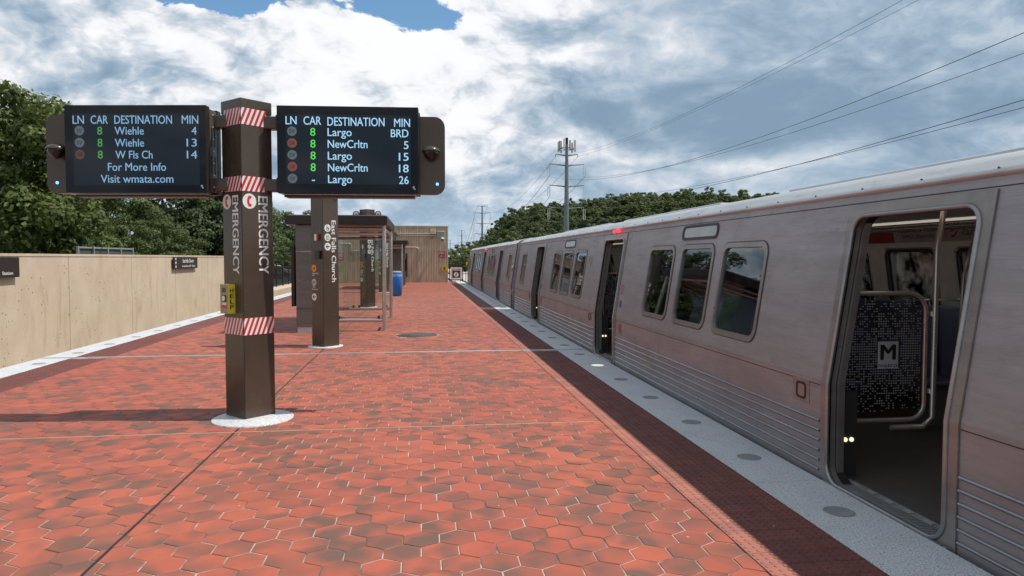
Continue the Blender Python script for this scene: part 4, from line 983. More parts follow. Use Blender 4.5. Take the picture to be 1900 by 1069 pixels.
        for a_, b_ in segs:
            for k in range(6):
                z_ = .055+k*.0745; o_ = MB(); xf = TX if side < 0 else 2*TC-TX; sgx = -1 if side < 0 else 1
                hprof = [(0, -.009), (.015, -.007), (.018, 0), (.012, .006), (0, .009)]
                ya_, yb_ = a_+.012, b_-.012; vs = [(xf+sgx*dx_, ya_, z_+dz_) for dx_, dz_ in hprof]+[(xf+sgx*dx_, yb_, z_+dz_) for dx_, dz_ in hprof]
                o_.add(vs, [(i, i+1, 6+i, 5+i) if side > 0 else (i, 5+i, 6+i, i+1) for i in range(4)]+[(0, 1, 2, 3, 4), (9, 8, 7, 6, 5)])
                o_.build('corrugation', 'rib', t, recalc=True)
                sheet([(a_+.012, z_-.0165), (b_-.012, z_-.0165), (b_-.012, z_-.0115), (a_+.012, z_-.0115)], [], side, .0016, .004, 'rib_shade_strip', 'iron', t)  # dark strip painted in as the shade under each corrugation bar
            sheet([(a_+.004, .690), (b_-.004, .690), (b_-.004, .696), (a_+.004, .696)], [], side, .0016, .004, 'panel_seam', 'dark', t)
            sheet([(a_+.004, .725), (b_-.004, .725), (b_-.004, .731), (a_+.004, .731)], [], side, .0016, .004, 'panel_seam', 'rib', t)
        sheet([(y0, 2.045), (y1, 2.045), (y1, 2.052), (y0, 2.052)], [], side, .0016, .004, 'panel_seam', 'dark', t)
        if side < 0:
            for c, w_ in sg:
                s_ = sheet(rrect(c-.53, c+.53, 1.862, 2.036, .075, 6), [rrect(c-.485, c+.485, 1.893, 2.008, .05, 5)[::-1]], side, .008, .03, 'destination_sign', 'black', t)
                sheet(rrect(c-.49, c+.49, 1.89, 2.011, .05, 5), [], side, .002, .004, 'sign_glass', 'signglass', s_)
        # sills
        xa, xb = (TX-.004, TX+.05) if side < 0 else (2*TC-TX-.05, 2*TC-TX+.004)
        MB().box(xa+.02, xb, y0, y1, -.26, ZB-.004).build('side_sill', 'dark', t)
    # roof
    prof = [(prof_x(ZT)-.0, ZT-.012), (prof_x(ZT)-.028, ZT+.004), (prof_x(ZT)-.030, ZT+.02), (3.235, 2.165), (3.27, 2.205), (3.34, 2.24), (3.55, 2.29), (3.9, 2.335), (4.3, 2.355)]
    prof = prof+[(2*TC-x, z) for x, z in prof[::-1]]
    n_ = len(prof); MB().add([(x, y0, z) for x, z in prof]+[(x, y1, z) for x, z in prof], [(i, n_+i, n_+i+1, i+1) for i in range(n_-1)], True).build('roof', 'roofm', t)
    q = MB()
    for yb_ in (cy-8.6, cy-2.2, cy+3.6): q.box(4.0, 5.0, yb_, yb_+4.6, 2.30, 2.40)
    q.build('roof_unit', 'roofm', t, bevel=.03)
    if detail:
        q = MB(); y_ = y0+.4
        while y_ < y1-.2: q.sphere((3.205, y_, 2.155), .008, 6); y_ += .62
        q.build('roof_rivet', 'iron', t)['kind'] = 'stuff'
    # ends
    for ye, s_ in ((y0, 1), (y1, -1)):
        pr = [(prof_x(ZB), ZB), (prof_x(KZ), KZ), (prof_x(ZT), ZT)]+prof[3:-3]+[(2*TC-prof_x(ZT), ZT), (2*TC-TX, KZ), (2*TC-TX, ZB)]
        MB().prism(pr, (0, s_, 0), (0, ye, 0), (1, 0, 0), (0, 0, 1), .05).build('end_wall', 'carsteel', t)
        if not (cab and s_ < 0):
            MB().box(TC-.45, TC+.45, ye-.42 if s_ > 0 else ye, ye if s_ > 0 else ye+.42, -.05, 2.0).build('gangway', 'black', t)
            for z_ in (.42, 1.22): MB().tube([(TX+.06, ye-s_*.0, z_), (TX+.02, ye-s_*.06, z_), (TX+.02, ye-s_*.06, z_+.14), (TX+.06, ye, z_+.14)], .016, 6).build('grab_handle', 'rib', t)
        else:
            MB().box(TC-.38, TC+.38, ye, ye+.012, .05, 1.95).build('cab_door', 'trim', t); MB().box(3.3, 3.85, ye, ye+.015, .95, 1.75).build('windscreen', 'darkglass', t); MB().box(5.15, 5.7, ye, ye+.015, .95, 1.75).build('windscreen', 'darkglass', t)
            for x_ in (3.35, 5.55): q = MB(); disc(q, (x_, ye+.002, .45), (-1, 0, 0), (0, 0, 1), .09, .03, 16); q.build('headlight', 'chrome', t)
    MB().box(TX+.05, 2*TC-TX-.05, y0+.05, y1-.05, -.07, -.006).build('floor', 'carfloor', t)
    MB().box(TX+.36, 2*TC-TX-.36, y0+.1, y1-.1, 2.03, 2.06).build('ceiling', 'inner', t)
    MB().box(TX+.4, 2*TC-TX-.4, y0+1, y1-1, -.85, -.2).build('underframe', 'dark', t)
    for xx in (3.86, 5.10):
        MB().box(xx-.10, xx+.10, y0+.5, y1-.5, 2.018, 2.029).build('ceiling_panel', 'carfill', t)  # glowing strips added to brighten the dark interior, no lit lamp seen here
    for ya_ in (y0+3.2, y1-3.2):
        bg = MB().box(3.7, 5.3, ya_-1.4, ya_+1.4, TBZ+.45, TBZ+.75).build('bogie', 'dark', t)
        for yw in (-1.0, 1.0):
            for xw in (3.77, 5.21): MB().cyl((xw-.07, ya_+yw, TBZ+.54), (xw+.07, ya_+yw, TBZ+.54), .38, n=20).build('wheel', 'iron', bg)
    # door-side fittings on the platform side
    for d in doors:
        for k_ in (0,):
            q = MB()
            px_ = prof_x(2.09)-.03
            if d == doors[1]:
                q.sphere((px_, d+.05, 2.085), .028, 8); q.build('red_lamp', 'ledred', t); q = MB(); q.sphere((px_-.01, d-.22, 2.085), .034, 8); q.build('red_lamp', 'ledred', t)
        o_ = sheet(rrect(d+OH+.26, d+OH+.50, .52, .70, .01, 2), [], -1, .004, .006, 'panel_cover', 'trim', t)
        sheet(rrect(d+OH+.31, d+OH+.45, .545, .675, .03, 4), [rrect(d+OH+.325, d+OH+.435, .56, .66, .02, 4)[::-1]], -1, .009, .004, 'cover_ring', 'dark', t)
        if d != doors[0]:
            sheet(rrect(d-OH-.42, d-OH-.28, .50, .68, .01, 2), [], -1, .006, .008, 'control_box', 'trim', t); sheet(rrect(d-OH-.385, d-OH-.315, .53, .65, .01, 2), [], -1, .012, .005, 'control_plate', 'signred', t)
            sheet(rrect(d-OH-.30, d-OH-.20, .90, 1.0, .01, 2), [], -1, .003, .002, 'blue_label', M_blue, t); sheet(rrect(d-OH-.30, d-OH-.20, 1.1, 1.24, .01, 2), [rrect(d-OH-.285, d-OH-.215, 1.12, 1.22, .01, 2)[::-1]], -1, .003, .002, 'red_label', 'signred', t)
        # low door lamps on the pocket side
        if d in doors:
            pl = MB().box(TX+.10, TX+.235, d+OH+.01, d+OH+.03, .02, .66).build('kick_plate', 'dark', t)
            for xx in (TX+.14, TX+.19):
                q = MB(); disc(q, (xx, d+OH+.008, .30), (1, 0, 0), (0, 0, 1), .017, .008, 14); q.build('door_lamp', 'lampwarm', pl)
    sheet(circle_e(cy+7.12*0+1.52, 1.60, .13, .115), [circle_e(cy+1.52, 1.60, .118, .103)[::-1]], -1, .004, .004, 'round_seal', 'greyp', t)
    sheet(circle_e(cy+1.52, 1.60, .085, .075), [circle_e(cy+1.52, 1.60, .075, .066)[::-1]], -1, .004, .004, 'round_seal', 'greyp', t)
    # ---- interior
    def seat_pair(xs_, yb_, face):
        for x_ in xs_:
            st = MB(); w_ = .225; cz = .44
            pr = [(0, .40), (0, .455), (.42*1, .43), (.47, .455), (.54, 1.13), (.51, 1.17), (.465, 1.15), (.40, .47), (.39, .40)]
            vs = [(x_-w_, yb_+face*a_, z_) for a_, z_ in pr]+[(x_+w_, yb_+face*a_, z_) for a_, z_ in pr]; k_ = len(pr)
            st.add(vs, [(i, (i+1) % k_, k_+(i+1) % k_, k_+i) for i in range(k_)]+[tuple(range(k_)), tuple(range(2*k_-1, k_-1, -1))]); st.build('seat', 'seat', t, bevel=.03, recalc=True)
            MB().tube([(x_-w_+.03, yb_+face*.50, 1.12), (x_-w_+.03, yb_+face*.52, 1.215), (x_+w_-.03, yb_+face*.52, 1.215), (x_+w_-.03, yb_+face*.50, 1.12)], .014, 6).build('seat_grip', 'tube', t)
        MB().box(min(xs_)-.22, max(xs_)+.22, yb_+face*.02-.01, yb_+face*.02+.01, .425, .452).build('seat_edge', 'tube', t)
        MB().box(min(xs_)-.1, max(xs_)+.1, yb_+face*.2-.1, yb_+face*.2+.1, .0, .40).build('seat_pedestal', 'inner_dark', t)
    for d, e_ in ((doors[0], doors[1]), (doors[1], doors[2])):
        n = 0
        yb_ = d+1.95
        while yb_ < e_-1.4:
            seat_pair((5.02, 5.50), yb_, 1); seat_pair((3.52, 4.0), yb_, 1); yb_ += .98
    # windscreens beside each door on the platform side and the far side
    for d in doors:
        for s_ in (1, -1):
            yw = d+s_*(OH+.16)
            path = rrect(3.17, 3.87, .40, 1.38, (.10, .12, .14, .10), 5)
            ws = MB().tube([(x_, yw, z_) for x_, z_ in path], .019, 10, True).build('windscreen_frame', 'tube', t)
            MB().prism(rrect(3.185, 3.855, .415, 1.365, .1, 4), (0, 1, 0), (0, yw-.003, 0), (1, 0, 0), (0, 0, 1), .006).build('windscreen_glass', 'darkshield', ws)
            MB().tube([(3.60, yw, .34), (3.85, yw-s_*.02, .345), (3.925, yw-s_*.03, .42), (3.93, yw-s_*.03, 1.75), (3.96, yw-s_*.03, 1.88), (3.98, yw-s_*.03, 2.04)], .021, 10).build('grab_pole', 'tube', t)
            for z_ in (.62, 1.22): MB().box(3.865, 3.945, yw-.02, yw+.02, z_-.018, z_+.018).build('pole_clamp', 'chrome', t)
            if detail and s_ > 0:
                q = MB(); rr_ = random.Random(int(d*10))
                for iz in range(46):
                    for ix in range(33):
                        x_ = 3.205+ix*.0192; z_ = .47+iz*.0192
                        if 3.47 < x_ < 3.66 and .80 < z_ < 1.02: continue
                        f = 1-abs(z_-.90)/.52
                        if rr_.random() < .15+.95*f and rr_.random() > .10: q.add([(x_, yw-.0042, z_), (x_+.011, yw-.0042, z_), (x_+.011, yw-.0042, z_+.0075), (x_, yw-.0042, z_+.0075)], [(0, 1, 2, 3)])
                q.build('dot_pattern', 'silverp', ws)['kind'] = 'stuff'
                MB().box(3.475, 3.645, yw-.0052, yw-.0044, .80, 1.01).build('logo_plate', 'silverp', ws)
                MB().box(3.487, 3.633, yw-.0058, yw-.0053, .852, 1.0).build('logo_field', 'silverp', ws)
                text('M', (3.495, yw-.0060, .868), (1, 0, 0), Z, .130, .118, 'ink', ws, .035, off=.0003, th=.0002); text('metro', (3.482, yw-.0054, .812), (1, 0, 0), Z, .156, .030, 'ink', ws, .015, off=.0003, th=.0002)
    for x_ in (4.2, 4.85):
        MB().tube([(x_, y0+.3, 1.93), (x_, y1-.3, 1.93)], .016, 8).build('ceiling_rail', 'tube', t)
    for yb_ in np.arange(doors[0]+1.5, doors[2], 1.75):
        if min(abs(yb_-d) for d in doors) < .75: continue
        MB().tube([(4.78, yb_, 1.02), (4.80, yb_, 1.5), (4.9, yb_, 1.85), (5.0, yb_, 2.03)], .0165, 8).build('grab_pole', 'tube', t)
    # advert strip on the far cove
    ya_ = doors[0]+.75
    xw = lambda z: 2*TC-prof_x(z)-.13
    def ad(a_, b_, mt, txts):
        P = [(0, 0), (b_-a_, 0), (b_-a_, .205), (0, .205)]
        n_ = Vector((-1, 0, -.25)).normalized(); vdir = Vector((-.25, 0, 1)).normalized()
        o_ = MB().prism(P, n_, (5.735, b_, 1.835), (0, -1, 0), tuple(vdir), .004).build('advert', mt, t)
        for s_, u_, v_, w_, h_, mm in txts: text(s_, Vector((5.735, b_, 1.835))+Vector((0, -u_, 0))+vdir*v_+n_*.004, (0, -1, 0), vdir, w_, h_, mm, o_, .02)
        return o_
    for d, e_ in ((doors[0], doors[1]), (doors[1], doors[2])):
        base = e_-.9
        ad(d+3.75, d+5.2, 'adred', [])
        ad(d+2.86, d+3.74, 'adwhite', [('MADE FOR YOU', .10, .115, .60, .045, 'signred'), ('UMGC.EDU/GO', .16, .05, .52, .040, 'ink')])
        a_ = ad(d+.75, d+2.85, 'adwhite', [('UNIVERSITY OF MARYLAND', .22, .125, 1.28, .05, 'ink'), ('GLOBAL CAMPUS', .22, .06, .78, .05, 'ink'), ('Formerly UMUC', .28, .015, .4, .028, 'greyp')])
        q = MB(); q.prism([(.06, .04), (.10, .05), (.16, .10), (.15, .12), (.10, .075), (.05, .06)], (-.97, 0, -.243), (5.729, d+2.85, 1.833), (0, -1, 0), (-.243, 0, .97), .002); q.prism([(.05, .10), (.10, .115), (.15, .15), (.14, .165), (.08, .14)], (-.97, 0, -.243), (5.727, d+2.85, 1.833), (0, -1, 0), (-.243, 0, .97), .002); q.build('advert_emblem', 'adred', a_)
    return t
def circle_e(cy_, cz_, ry, rz, n=24): return [(cy_+ry*math.cos(2*math.pi*i/n), cz_+rz*math.sin(2*math.pi*i/n)) for i in range(n)]
M_blue = 'bluelabel'; M['bluelabel'] = simple('blue_label_print', (.03, .06, .16), .4)
M['farglass'] = glass('clear_car_window', (.93, .93, .90), .02, .0, ior=1.4)
M['darkshield'] = glass('smoked_windscreen', (.68, .69, .71), .03, .0)
C1, C2 = 11.40, 34.85
car(C1, 'nearest silver train car, its open doorway facing the camera on the right', True)
car(C2, 'second silver train car, farther along the platform past the coupling gap', False, cab=True)

# operator leaning out of the far cab
pr_ = thing('person', (3.3, 46.28, 0), 'person in a bright yellow vest leaning out of the far cab window', 'person')
bm = bmesh.new()
J = [(3.45, 46.3, .75), (3.38, 46.3, 1.0), (3.22, 46.28, 1.22), (3.05, 46.26, 1.38), (2.97, 46.25, 1.49), (2.93, 46.24, 1.60), (2.92, 46.24, 1.72), (3.06, 46.10, 1.34), (2.98, 45.98, 1.12), (2.93, 45.93, .92), (3.12, 46.42, 1.34), (3.02, 46.5, 1.12), (2.95, 46.48, .93)]
RD = [.15, .14, .15, .14, .055, .095, .07, .06, .045, .035, .06, .045, .035]
vv = [bm.verts.new(j) for j in J]
for a_, b_ in ((0, 1), (1, 2), (2, 3), (3, 4), (4, 5), (5, 6), (3, 7), (7, 8), (8, 9), (3, 10), (10, 11), (11, 12)): bm.edges.new((vv[a_], vv[b_]))
me = bpy.data.meshes.new('body'); bm.to_mesh(me); bm.free(); bo = bpy.data.objects.new('body', me); COL.objects.link(bo)
md = bo.modifiers.new('skin', 'SKIN')
for i, r_ in enumerate(RD): me.skin_vertices[0].data[i].radius = (r_, r_)
me.skin_vertices[0].data[0].use_root = True
bo.modifiers.new('sub', 'SUBSURF').render_levels = 2; me.materials.append(M['skin']); bo.parent = pr_; bo.matrix_parent_inverse = Matrix.Translation((-3.3, -46.28, 0))
MB().lathe((3.40, 46.3, .80), (-.55, -.05, .78), [(0, .17), (.2, .175), (.45, .185), (.66, .16), (.74, .09), (.76, .05)], 14).build('vest', 'vest', pr_)
MB().sphere((2.925, 46.25, 1.70), .105, 12).build('hair', 'hair', pr_)

# gap hardware between the two cars is part of the cars; far retaining wall behind the train
rw = thing('retaining_wall', (13.1, 18, TBZ), 'tan retaining wall seen through the train windows on the far side', 'wall')
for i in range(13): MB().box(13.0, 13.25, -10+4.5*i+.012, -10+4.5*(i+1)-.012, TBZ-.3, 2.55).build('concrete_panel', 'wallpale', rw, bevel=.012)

# ------------------------------------------------------------------ beyond the left wall: barrier, fence, cars, poles
YF0, YF1 = 40.6, 88
fe = thing('black_fence', (-10.3, 60, TBZ), 'black picket fence past the end of the tan wall', 'fence')
cb = tag(MB().box(-10.6, -9.3, YF0+.1, 120, TBZ-.2, -.42).build('low_concrete_kerb', 'wallc'), 'low tan concrete kerb under the black fence', 'kerb')
for k in range(20):
    y = YF0+.2+k*2.4
    MB().box(-10.34, -10.26, y-.04, y+.04, -.42, 1.15).build('post', 'black', fe)
    q = MB()
    for z in (-.25, .98): q.box(-10.32, -10.28, y, y+2.4, z-.02, z+.02)
    for j in range(1, 16): q.box(-10.31, -10.29, y+j*.15-.009, y+j*.15+.009, -.35, 1.08)
    q.build('picket_panel', 'black', fe)
def parked_car(x, y, rz, label, mat):
    t = thing('parked_car', (0, 0, 0), label, 'car', 'cars parked in the lot')
    pr = [(-2.2, .35), (-2.25, .7), (-2.1, .95), (-1.55, 1.0), (-.95, 1.42), (.75, 1.45), (1.45, .98), (2.1, .86), (2.25, .6), (2.2, .35)]
    MB().prism(pr, (0, 1, 0), (0, -.85, 0), (1, 0, 0), (0, 0, 1), 1.7).build('body', mat, t, bevel=.08)
    MB().prism([(-1.40, 1.0), (-.93, 1.36), (.72, 1.38), (1.28, 1.0)], (0, 1, 0), (0, -.862, 0), (1, 0, 0), (0, 0, 1), 1.724).build('window', 'darkglass', t)
    for xx in (-1.4, 1.4):
        for yy_ in (-.78, .78): MB().cyl((xx, yy_-.1, .33), (xx, yy_+.1, .33), .33, n=16).build('wheel', 'black', t)
    t.location = (x, y, TBZ+.56); t.rotation_euler = (0, 0, rz); return t
parked_car(-18.3, 92, R(8), 'white parked car seen through the fence left of the shelter', 'paintcar'); parked_car(-20.5, 98, R(5), 'pale parked car half hidden behind the white one', 'silverp'); parked_car(-26, 96, R(95), 'silver parked car hidden farther left in the lot', 'greyp')
def lamp_post(x, y, h, label, armdir=1, mat='greyp', arm=True):
    t = thing('lamp_post', (x, y, TBZ), label, 'lamp post')
    MB().cyl((x, y, TBZ), (x, y, h), .09, .06, 10).build('pole', mat, t)
    if arm:
        MB().tube([(x, y, h-.05), (x+armdir*.35, y, h+.08), (x+armdir*.5, y, h+.08)], .04, 6).build('arm', mat, t); MB().lathe((x+armdir*.62, y, h+.02), (0, 0, 1), [(0, .30), (.10, .26), (.16, .05), (.17, 0)], 14).build('lamp_head', 'dark', t)
    return t
lamp_post(-15.2, 74, 5.75, 'slim lamp post with one curved head above the parking lot trees', 1)
lamp_post(-16.3, 37.5, 6.4, 'thin brown light pole rising behind the wall under the left screen', 1, 'bark', True)
sb = thing('metal_barrier', (-14, 30, TBZ), 'dark grey green ribbed barrier just showing above the tan wall', 'barrier')
MB().box(-13.85, -13.8, 30.8, 36.4, TBZ, 2.12).build('barrier_sheet', 'fencegreen', sb)
MB().box(-13.80, -13.74, 30.8, 36.4, 2.05, 2.12).build('top_rail', 'greyp', sb)
for k in range(5): MB().box(-13.8, -13.72, 30.8+k*1.38-.04, 30.8+k*1.38+.04, TBZ, 2.14).build('post', 'greyp', sb)
# small posts and wooden rails beside the far cab
fb = thing('trackside_fence', (4.0, 60, TBZ), 'dark trackside fence seen between the end gate and the train', 'fence')
for k in range(12): MB().box(2.6+k*.5, 2.66+k*.5, 66, 66.06, TBZ, 1.35).build('post', 'dark', fb)
for z in (1.3, .2): MB().box(2.4, 8.6, 65.97, 66, z-.03, z+.03).build('rail', 'dark', fb)

# ------------------------------------------------------------------ power line
def tower(x, y, h, label, antenna=False, s=1.0, levels=(.93, .80, .62, .42), span=5.3):
    t = thing('power_pylon', (x, y, TBZ), label, 'power pylon', 'steel poles of the power line')
    MB().cyl((x, y, TBZ), (x, y, h), .95*s, .42*s, 14).build('pole', 'steelgrey', t)
    att = []
    for i, f in enumerate(levels):
        z = 1.65+(h-1.65)*f; sp = span*(.62 if i == 0 else 1)
        MB().tube([(x-sp, y, z+.35), (x-sp*.3, y, z+.05), (x, y, z-.15), (x+sp*.3, y, z+.05), (x+sp, y, z+.35)], [.12, .18, .26, .18, .12], 6).build('cross_arm', 'steelgrey', t)
        for sg in (-1, 1):
            xe = x+sg*sp
            if i == 0: MB().cyl((xe, y, z-.4), (xe, y, z+.3), .1, n=6).build('bracket', 'steelgrey', t); att.append((xe, y, z-.3))
            else:
                dz_ = 3.0
                MB().tube([(xe-.28, y, z), (xe-.28, y, z-dz_), (xe, y, z-dz_-.4), (xe+.28, y, z-dz_), (xe+.28, y, z)], .09, 6).build('insulator', 'offwhite', t); att.append((xe, y, z-dz_-.4))
    if antenna:
        an = MB().lathe((x, y, h-.2), (0, 0, 1), [(-1.3, 2.3), (-1.3, 2.5), (-1.1, 2.5), (-1.1, 2.3), (-1.3, 2.3)], 16).build('antenna_ring', 'steelgrey', t)
        for k in range(9):
            a_ = 2*math.pi*k/9; c = (x+2.5*math.cos(a_), y+2.5*math.sin(a_))
            MB().box(c[0]-.2, c[0]+.2, c[1]-.12, c[1]+.12, h-2.3, h+.7+.5*(k % 3 == 0)).build('antenna', 'greyp' if k % 2 else 'offwhite', an)
        MB().box(x-.35, x+.35, y-.35, y+.35, h-1, h+1.8).build('antenna', 'dark', an)
        for k in range(4): MB().tube([(x, y, h-1.4), (x+2.4*math.cos(k*math.pi/2), y+2.4*math.sin(k*math.pi/2), h-1.4)], .08, 5).build('antenna_strut', 'steelgrey', an)
    return att
A1 = tower(42.5, 206, 35, 'tall grey steel pole with phone antennas on top and three insulator arms', True, levels=(.90, .814, .63, .436))
A2 = tower(39, 455, 35, 'grey power pole with three cross arms, left of the antenna pole', False, .9, (.99, .86, .66, .46))
A3 = tower(49, 860, 35, 'distant thin power pole just right of the ribbed building', False, 1.0, (.99, .80, .56, .4))
A4 = tower(48, 1180, 31, 'most distant faint power pole beside the building corner', False, 1.0, (.99, .80, .56, .4))
A0 = [(46+(-1 if i % 2 == 0 else 1)*(3.3 if i < 2 else 5.3), -45, A1[i][2]) for i in range(8)]
def wires(P, Q, sag, r, nm):
    for i, (p, q) in enumerate(zip(P, Q)):
        pts = [Vector(p).lerp(Vector(q), k/40)-Z*(4*(sag[i] if len(sag) == 8 else sag[i//2])*(k/40)*(1-k/40)) for k in range(41)]
        lvl = ('topmost', 'upper', 'middle', 'lowest')[i//2]; sd_ = ('left', 'right')[i % 2]
        tag(MB().tube(pts, r*(.7 if i < 2 else 1), 5).build('power_wire', 'wire'), f'{lvl} {sd_} power wire {nm}', 'wire', 'power line wires')
wires(A1, A0, (7.76, 4.9, 9.8, 7.0, 7.9, 5.3, 5.5, 5.0), .028, 'sweeping up to the right from the antenna pole')
wires(A2, A1, (9, 10, 10, 9), .055, 'running from the antenna pole to the second pole')
wires(A3, A2, (14, 15, 15, 14), .09, 'running from the second pole to the distant pole')

# ------------------------------------------------------------------ trees
def crown_geo(seed, n_cl, n_leaf, leaf, rx, rz, zc, squash=.75, trunk_h=.35):
    """leaf quads on irregular clumps filling an uneven crown; unit: metres; returns verts, faces, tint"""
    g = np.random.default_rng(seed)
    d = g.normal(size=(n_cl, 3)); d /= np.linalg.norm(d, axis=1)[:, None]
    rad = g.uniform(.35, 1.0, n_cl)**.6
    lob = 1+.22*np.sin(d[:, 0]*3+seed)+.18*np.cos(d[:, 1]*4+seed*2)+.12*np.sin(d[:, 2]*5+seed)
    cen = d*rad[:, None]*lob[:, None]*np.array([rx, rx, rz])+np.array([0, 0, zc])
    cr = g.uniform(.13, .27, n_cl)*rx*(1.0 if n_cl < 160 else .78)
    idx = g.integers(0, n_cl, n_leaf)
    dd = g.normal(size=(n_leaf, 3)); dd /= np.linalg.norm(dd, axis=1)[:, None]
    dd[:, 2] = np.abs(dd[:, 2])*np.sign(g.uniform(-.45, 1, n_leaf))
    p = cen[idx]+dd*(cr[idx]*g.uniform(.55, 1.05, n_leaf))[:, None]*np.array([1, 1, squash])
    nrm = dd+np.array([0, 0, .25])+g.normal(size=(n_leaf, 3))*.42; nrm /= np.linalg.norm(nrm, axis=1)[:, None]
    t1 = np.cross(nrm, g.normal(size=(n_leaf, 3))); t1 /= np.linalg.norm(t1, axis=1)[:, None]; t2 = np.cross(nrm, t1)
    s = (leaf*g.uniform(.6, 1.25, n_leaf))[:, None]
    q = np.stack([p-t1*s*.5, p+t2*s*.36-t1*s*.05, p+t1*s*.55, p-t2*s*.36-t1*s*.05], 1).reshape(-1, 3)
    f = np.arange(n_leaf*4).reshape(-1, 4)
    ctint = g.uniform(0, 1, n_cl)
    return q, f, np.clip(ctint[idx]*.6+g.uniform(0, .4, n_leaf), 0, 1), cen
def trunk_mb(h, r, cen, seed, nb=9):
    g = random.Random(seed); b = MB()
    b.tube([(0, 0, 0), (g.uniform(-.1, .1)*h*.1, 0, h*.3), (g.uniform(-.1, .1)*h*.2, g.uniform(-.1, .1)*h*.2, h*.62), (0, 0, h*.9)], [r*1.25, r, r*.7, r*.2], 8)
    for k in range(nb):
        c = cen[g.randrange(len(cen))]; z0 = h*g.uniform(.22, .6); b.tube([(0, 0, z0), (c[0]*.4, c[1]*.4, z0+(c[2]-z0)*.6), (c[0]*.9, c[1]*.9, c[2])], [r*.5, r*.28, r*.06], 5)
    return b
def mk_tree(name, seed, H_, rx, n_cl, n_leaf, leaf, mat, low=.12, nb=9):
    zc = H_*(.5+low*.5); rz = H_*(.5-low*.5)*.92
    q, f, tn, cen = crown_geo(seed, n_cl, n_leaf, leaf, rx, rz, zc)
    t = bpy.data.objects.new(name, None); COL.objects.link(t); ORG[t.name] = Vector((0, 0, 0))
    bigmesh('crown', q, f, mat, t, tn); trunk_mb(H_*.85, H_*.022, cen, seed, nb).build('trunk', 'bark', t)
    return t
near1 = mk_tree('leafy_tree', 11, 10.6, 4.3, 150, 62000, .21, 'leaf_near', .05, 14)
def ground_at(px, zc): d = ray(px, 479); d = d/d.dot(FWD)*zc; return d.x, d.y
def put(t, px, zc, sc_, zg, label, rot=0, group=None, cat='tree', zs=1.0):
    x, y = ground_at(px, zc); t.location = (x, y, zg); t.scale = (sc_, sc_, sc_*zs); t.rotation_euler = (0, 0, rot); tag(t, label, cat, group); return t
put(near1, -5, 31, 1.04, TBZ, 'big bright green maple filling the left edge above the wall', 0)
t = copy_tree(near1); put(t, -190, 37, .98, TBZ, 'leafy tree outside the left edge beside the big maple', 2.1)
t = mk_tree('leafy_tree', 15, 5.4, 2.6, 90, 26000, .16, 'leaf_near', .02, 10); put(t, 92, 31.5, 1.0, TBZ, 'low bright green bush growing at the foot of the big maple', 1.0)
g2 = 'background trees behind the tan wall'
m1 = mk_tree('leafy_tree', 21, 10.4, 4.6, 120, 34000, .26, 'leaf_mid', .02, 16); put(m1, 232, 56, .93, TBZ, 'dull green feathery tree above the wall behind the thin brown pole', .4, g2)
m2 = mk_tree('leafy_tree', 22, 10.4, 4.6, 120, 32000, .27, 'leaf_dark', .02, 10); put(m2, 352, 62, 1.0, TBZ, 'dark rounded tree above the wall left of the emergency pylon', 0, g2)
t = copy_tree(m2); put(t, 150, 60, .9, TBZ, 'dark branchy tree between the big maple and the feathery tree', 1.9, g2)
t = copy_tree(m1); put(t, 300, 50, .55, TBZ, 'small light green bush peeping over the wall, middle of the row', 2.6, g2)
t = copy_tree(m2); put(t, 412, 66, 1.0, TBZ, 'dark tree directly behind the emergency pylon', 3.3, g2)
t = copy_tree(m1); put(t, 205, 46, .50, TBZ, 'light green bush just above the metal barrier', 4.0, g2)
t = copy_tree(m2); put(t, 470, 90, 1.0, TBZ, 'dark tree hidden mostly by the emergency pylon shaft', .9, g2)
t = copy_tree(m2); put(t, 528, 118, 1.02, TBZ, 'dark tree seen in the gap between pylon and shelter', 5.0, g2)
t = copy_tree(m2); put(t, 600, 125, 1.0, TBZ, 'dark tree behind the near shelter roof', 5.6, g2)
for px_, zc_, lb in ((508, 104, 'pale green shrub behind the fence, left one of the gap'), (535, 106, 'pale green shrub behind the fence, beside the shelter map case')):
    t = copy_tree(m1); put(t, px_, zc_, .42, TBZ, lb, px_, g2)
t = copy_tree(m1); put(t, 90, 70, 1.15, TBZ, 'tall tree hidden behind the big maple', .2, g2)
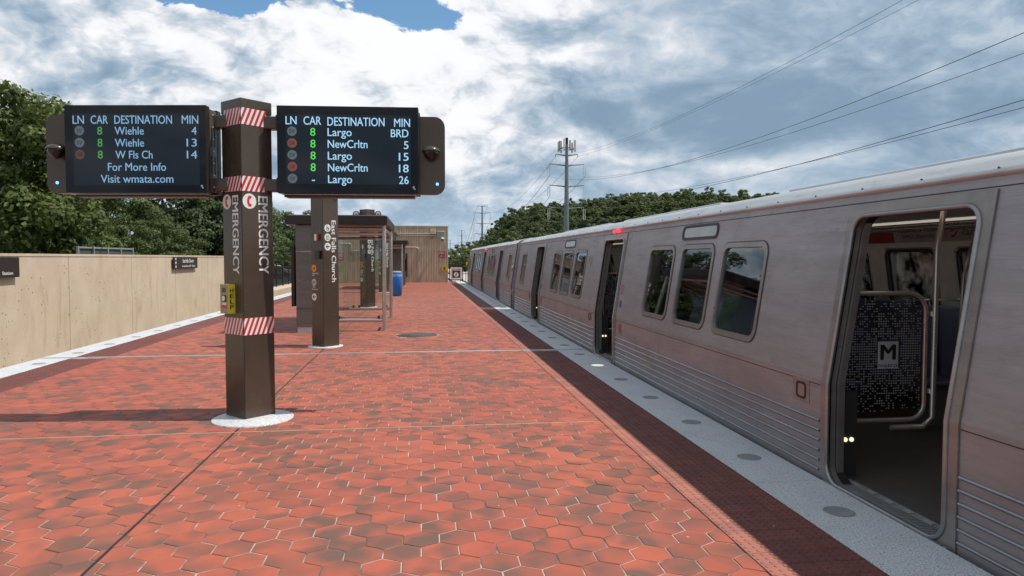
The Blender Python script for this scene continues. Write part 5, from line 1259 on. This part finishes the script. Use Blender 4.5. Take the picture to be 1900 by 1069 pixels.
# wooded hillside on the right
gh = 'trees on the wooded hillside behind the train'
pf = SKYLINE
def prof_y(px): return float(np.interp(px, [a for a, _ in pf], [b for _, b in pf]))
FT = [mk_tree('hillside_tree', 40+i, 10.0, 4.9, 170, 26000, .36, ('leaf_far', 'leaf_far', 'leaf_dark', 'leaf_mid', 'leaf_far')[i], .0, 3) for i in range(5)]
rr = random.Random(3); kk = 0; used = set()
ROWS = [(338, 0.0, 12, 872, 1560), (316, .13, 15, 880, 1520), (294, .30, 18, 890, 1450), (272, .46, 21, 890, 1330), (250, .62, 25, 880, 1200)]
TINTN = ('olive', 'grey green', 'dark', 'mid green', 'yellowish green')
SHP = ('broad', 'narrow', 'rounded', 'ragged', 'domed')
lab_seen = {}
for dist, drop, step, pa, pb in ROWS:
    px_ = pa+rr.uniform(0, 10); col_i = 0
    while px_ < pb:
        yt = prof_y(px_); yt2 = yt+(479-yt)*drop+rr.uniform(-3, 6)*(1 if drop else .6)
        zc_ = dist+rr.uniform(-7, 7); top = CAMZ+(479-yt2)/1320*zc_
        x, y = ground_at(px_, zc_); gz = hill_z(x, y)
        Ht = max(5.0, top-gz); i = rr.randrange(5)
        if Ht > 19: gz = top-19; Ht = 19
        t = FT[i] if i not in used else copy_tree(FT[i]); used.add(i)
        t.location = (x, y, gz); s_ = Ht/9.9; wd_ = rr.uniform(.95, 1.25)*max(.8, s_*.85); t.scale = (wd_, wd_, s_); t.rotation_euler = (0, 0, rr.uniform(0, 6.28))
        where = 'on the skyline' if drop == 0 else ('just below the skyline' if drop < .3 else ('midway down the slope' if drop < .5 else ('low on the slope' if drop < .6 else 'at the foot of the slope')))
        tag(t, f'{TINTN[i]} {SHP[(kk+i) % 5]} tree {where}', 'tree', gh); kk += 1
        lab_seen.setdefault(t['label'], []).append((px_, t))
        px_ += step*rr.uniform(.75, 1.25); col_i += 1
ORDN = ['first', 'second', 'third', 'fourth', 'fifth', 'sixth', 'seventh', 'eighth', 'ninth', 'tenth', 'eleventh', 'twelfth', 'thirteenth', 'fourteenth', 'fifteenth', 'sixteenth', 'seventeenth', 'eighteenth', 'nineteenth', 'twentieth', 'last but one', 'last']
for lb, lst in lab_seen.items():
    if len(lst) > 1:
        lst.sort(key=lambda q: q[0])
        for i, (_, t) in enumerate(lst): t['label'] = f'{lb}, {ORDN[min(i, 21)]} from left'
# lower distant trees by the tracks' end
for px_, zc_, s_, lb in ((858, 150, 1.05, 'olive tree behind the end gate, left of the train front'), (880, 165, 1.15, 'rounded tree just above the far cab roof'), (838, 190, 1.0, 'low tree between the building corner and the distant poles'), (800, 230, 1.2, 'tree hidden behind the ribbed building')):
    t = copy_tree(FT[0]); x, y = ground_at(px_, zc_); yt = prof_y(px_)-1; top = CAMZ+(479-yt)/1320*zc_; t.location = (x, y, TBZ); k_ = (top-TBZ)/9.9; t.scale = (k_*1.3, k_*1.3, k_); tag(t, lb, 'tree', 'trees at the far end of the tracks')
for p in FT:
    if not p.get('label'): 
        for ch in list(p.children): bpy.data.objects.remove(ch)
        bpy.data.objects.remove(p)
print('objects', len(bpy.data.objects))
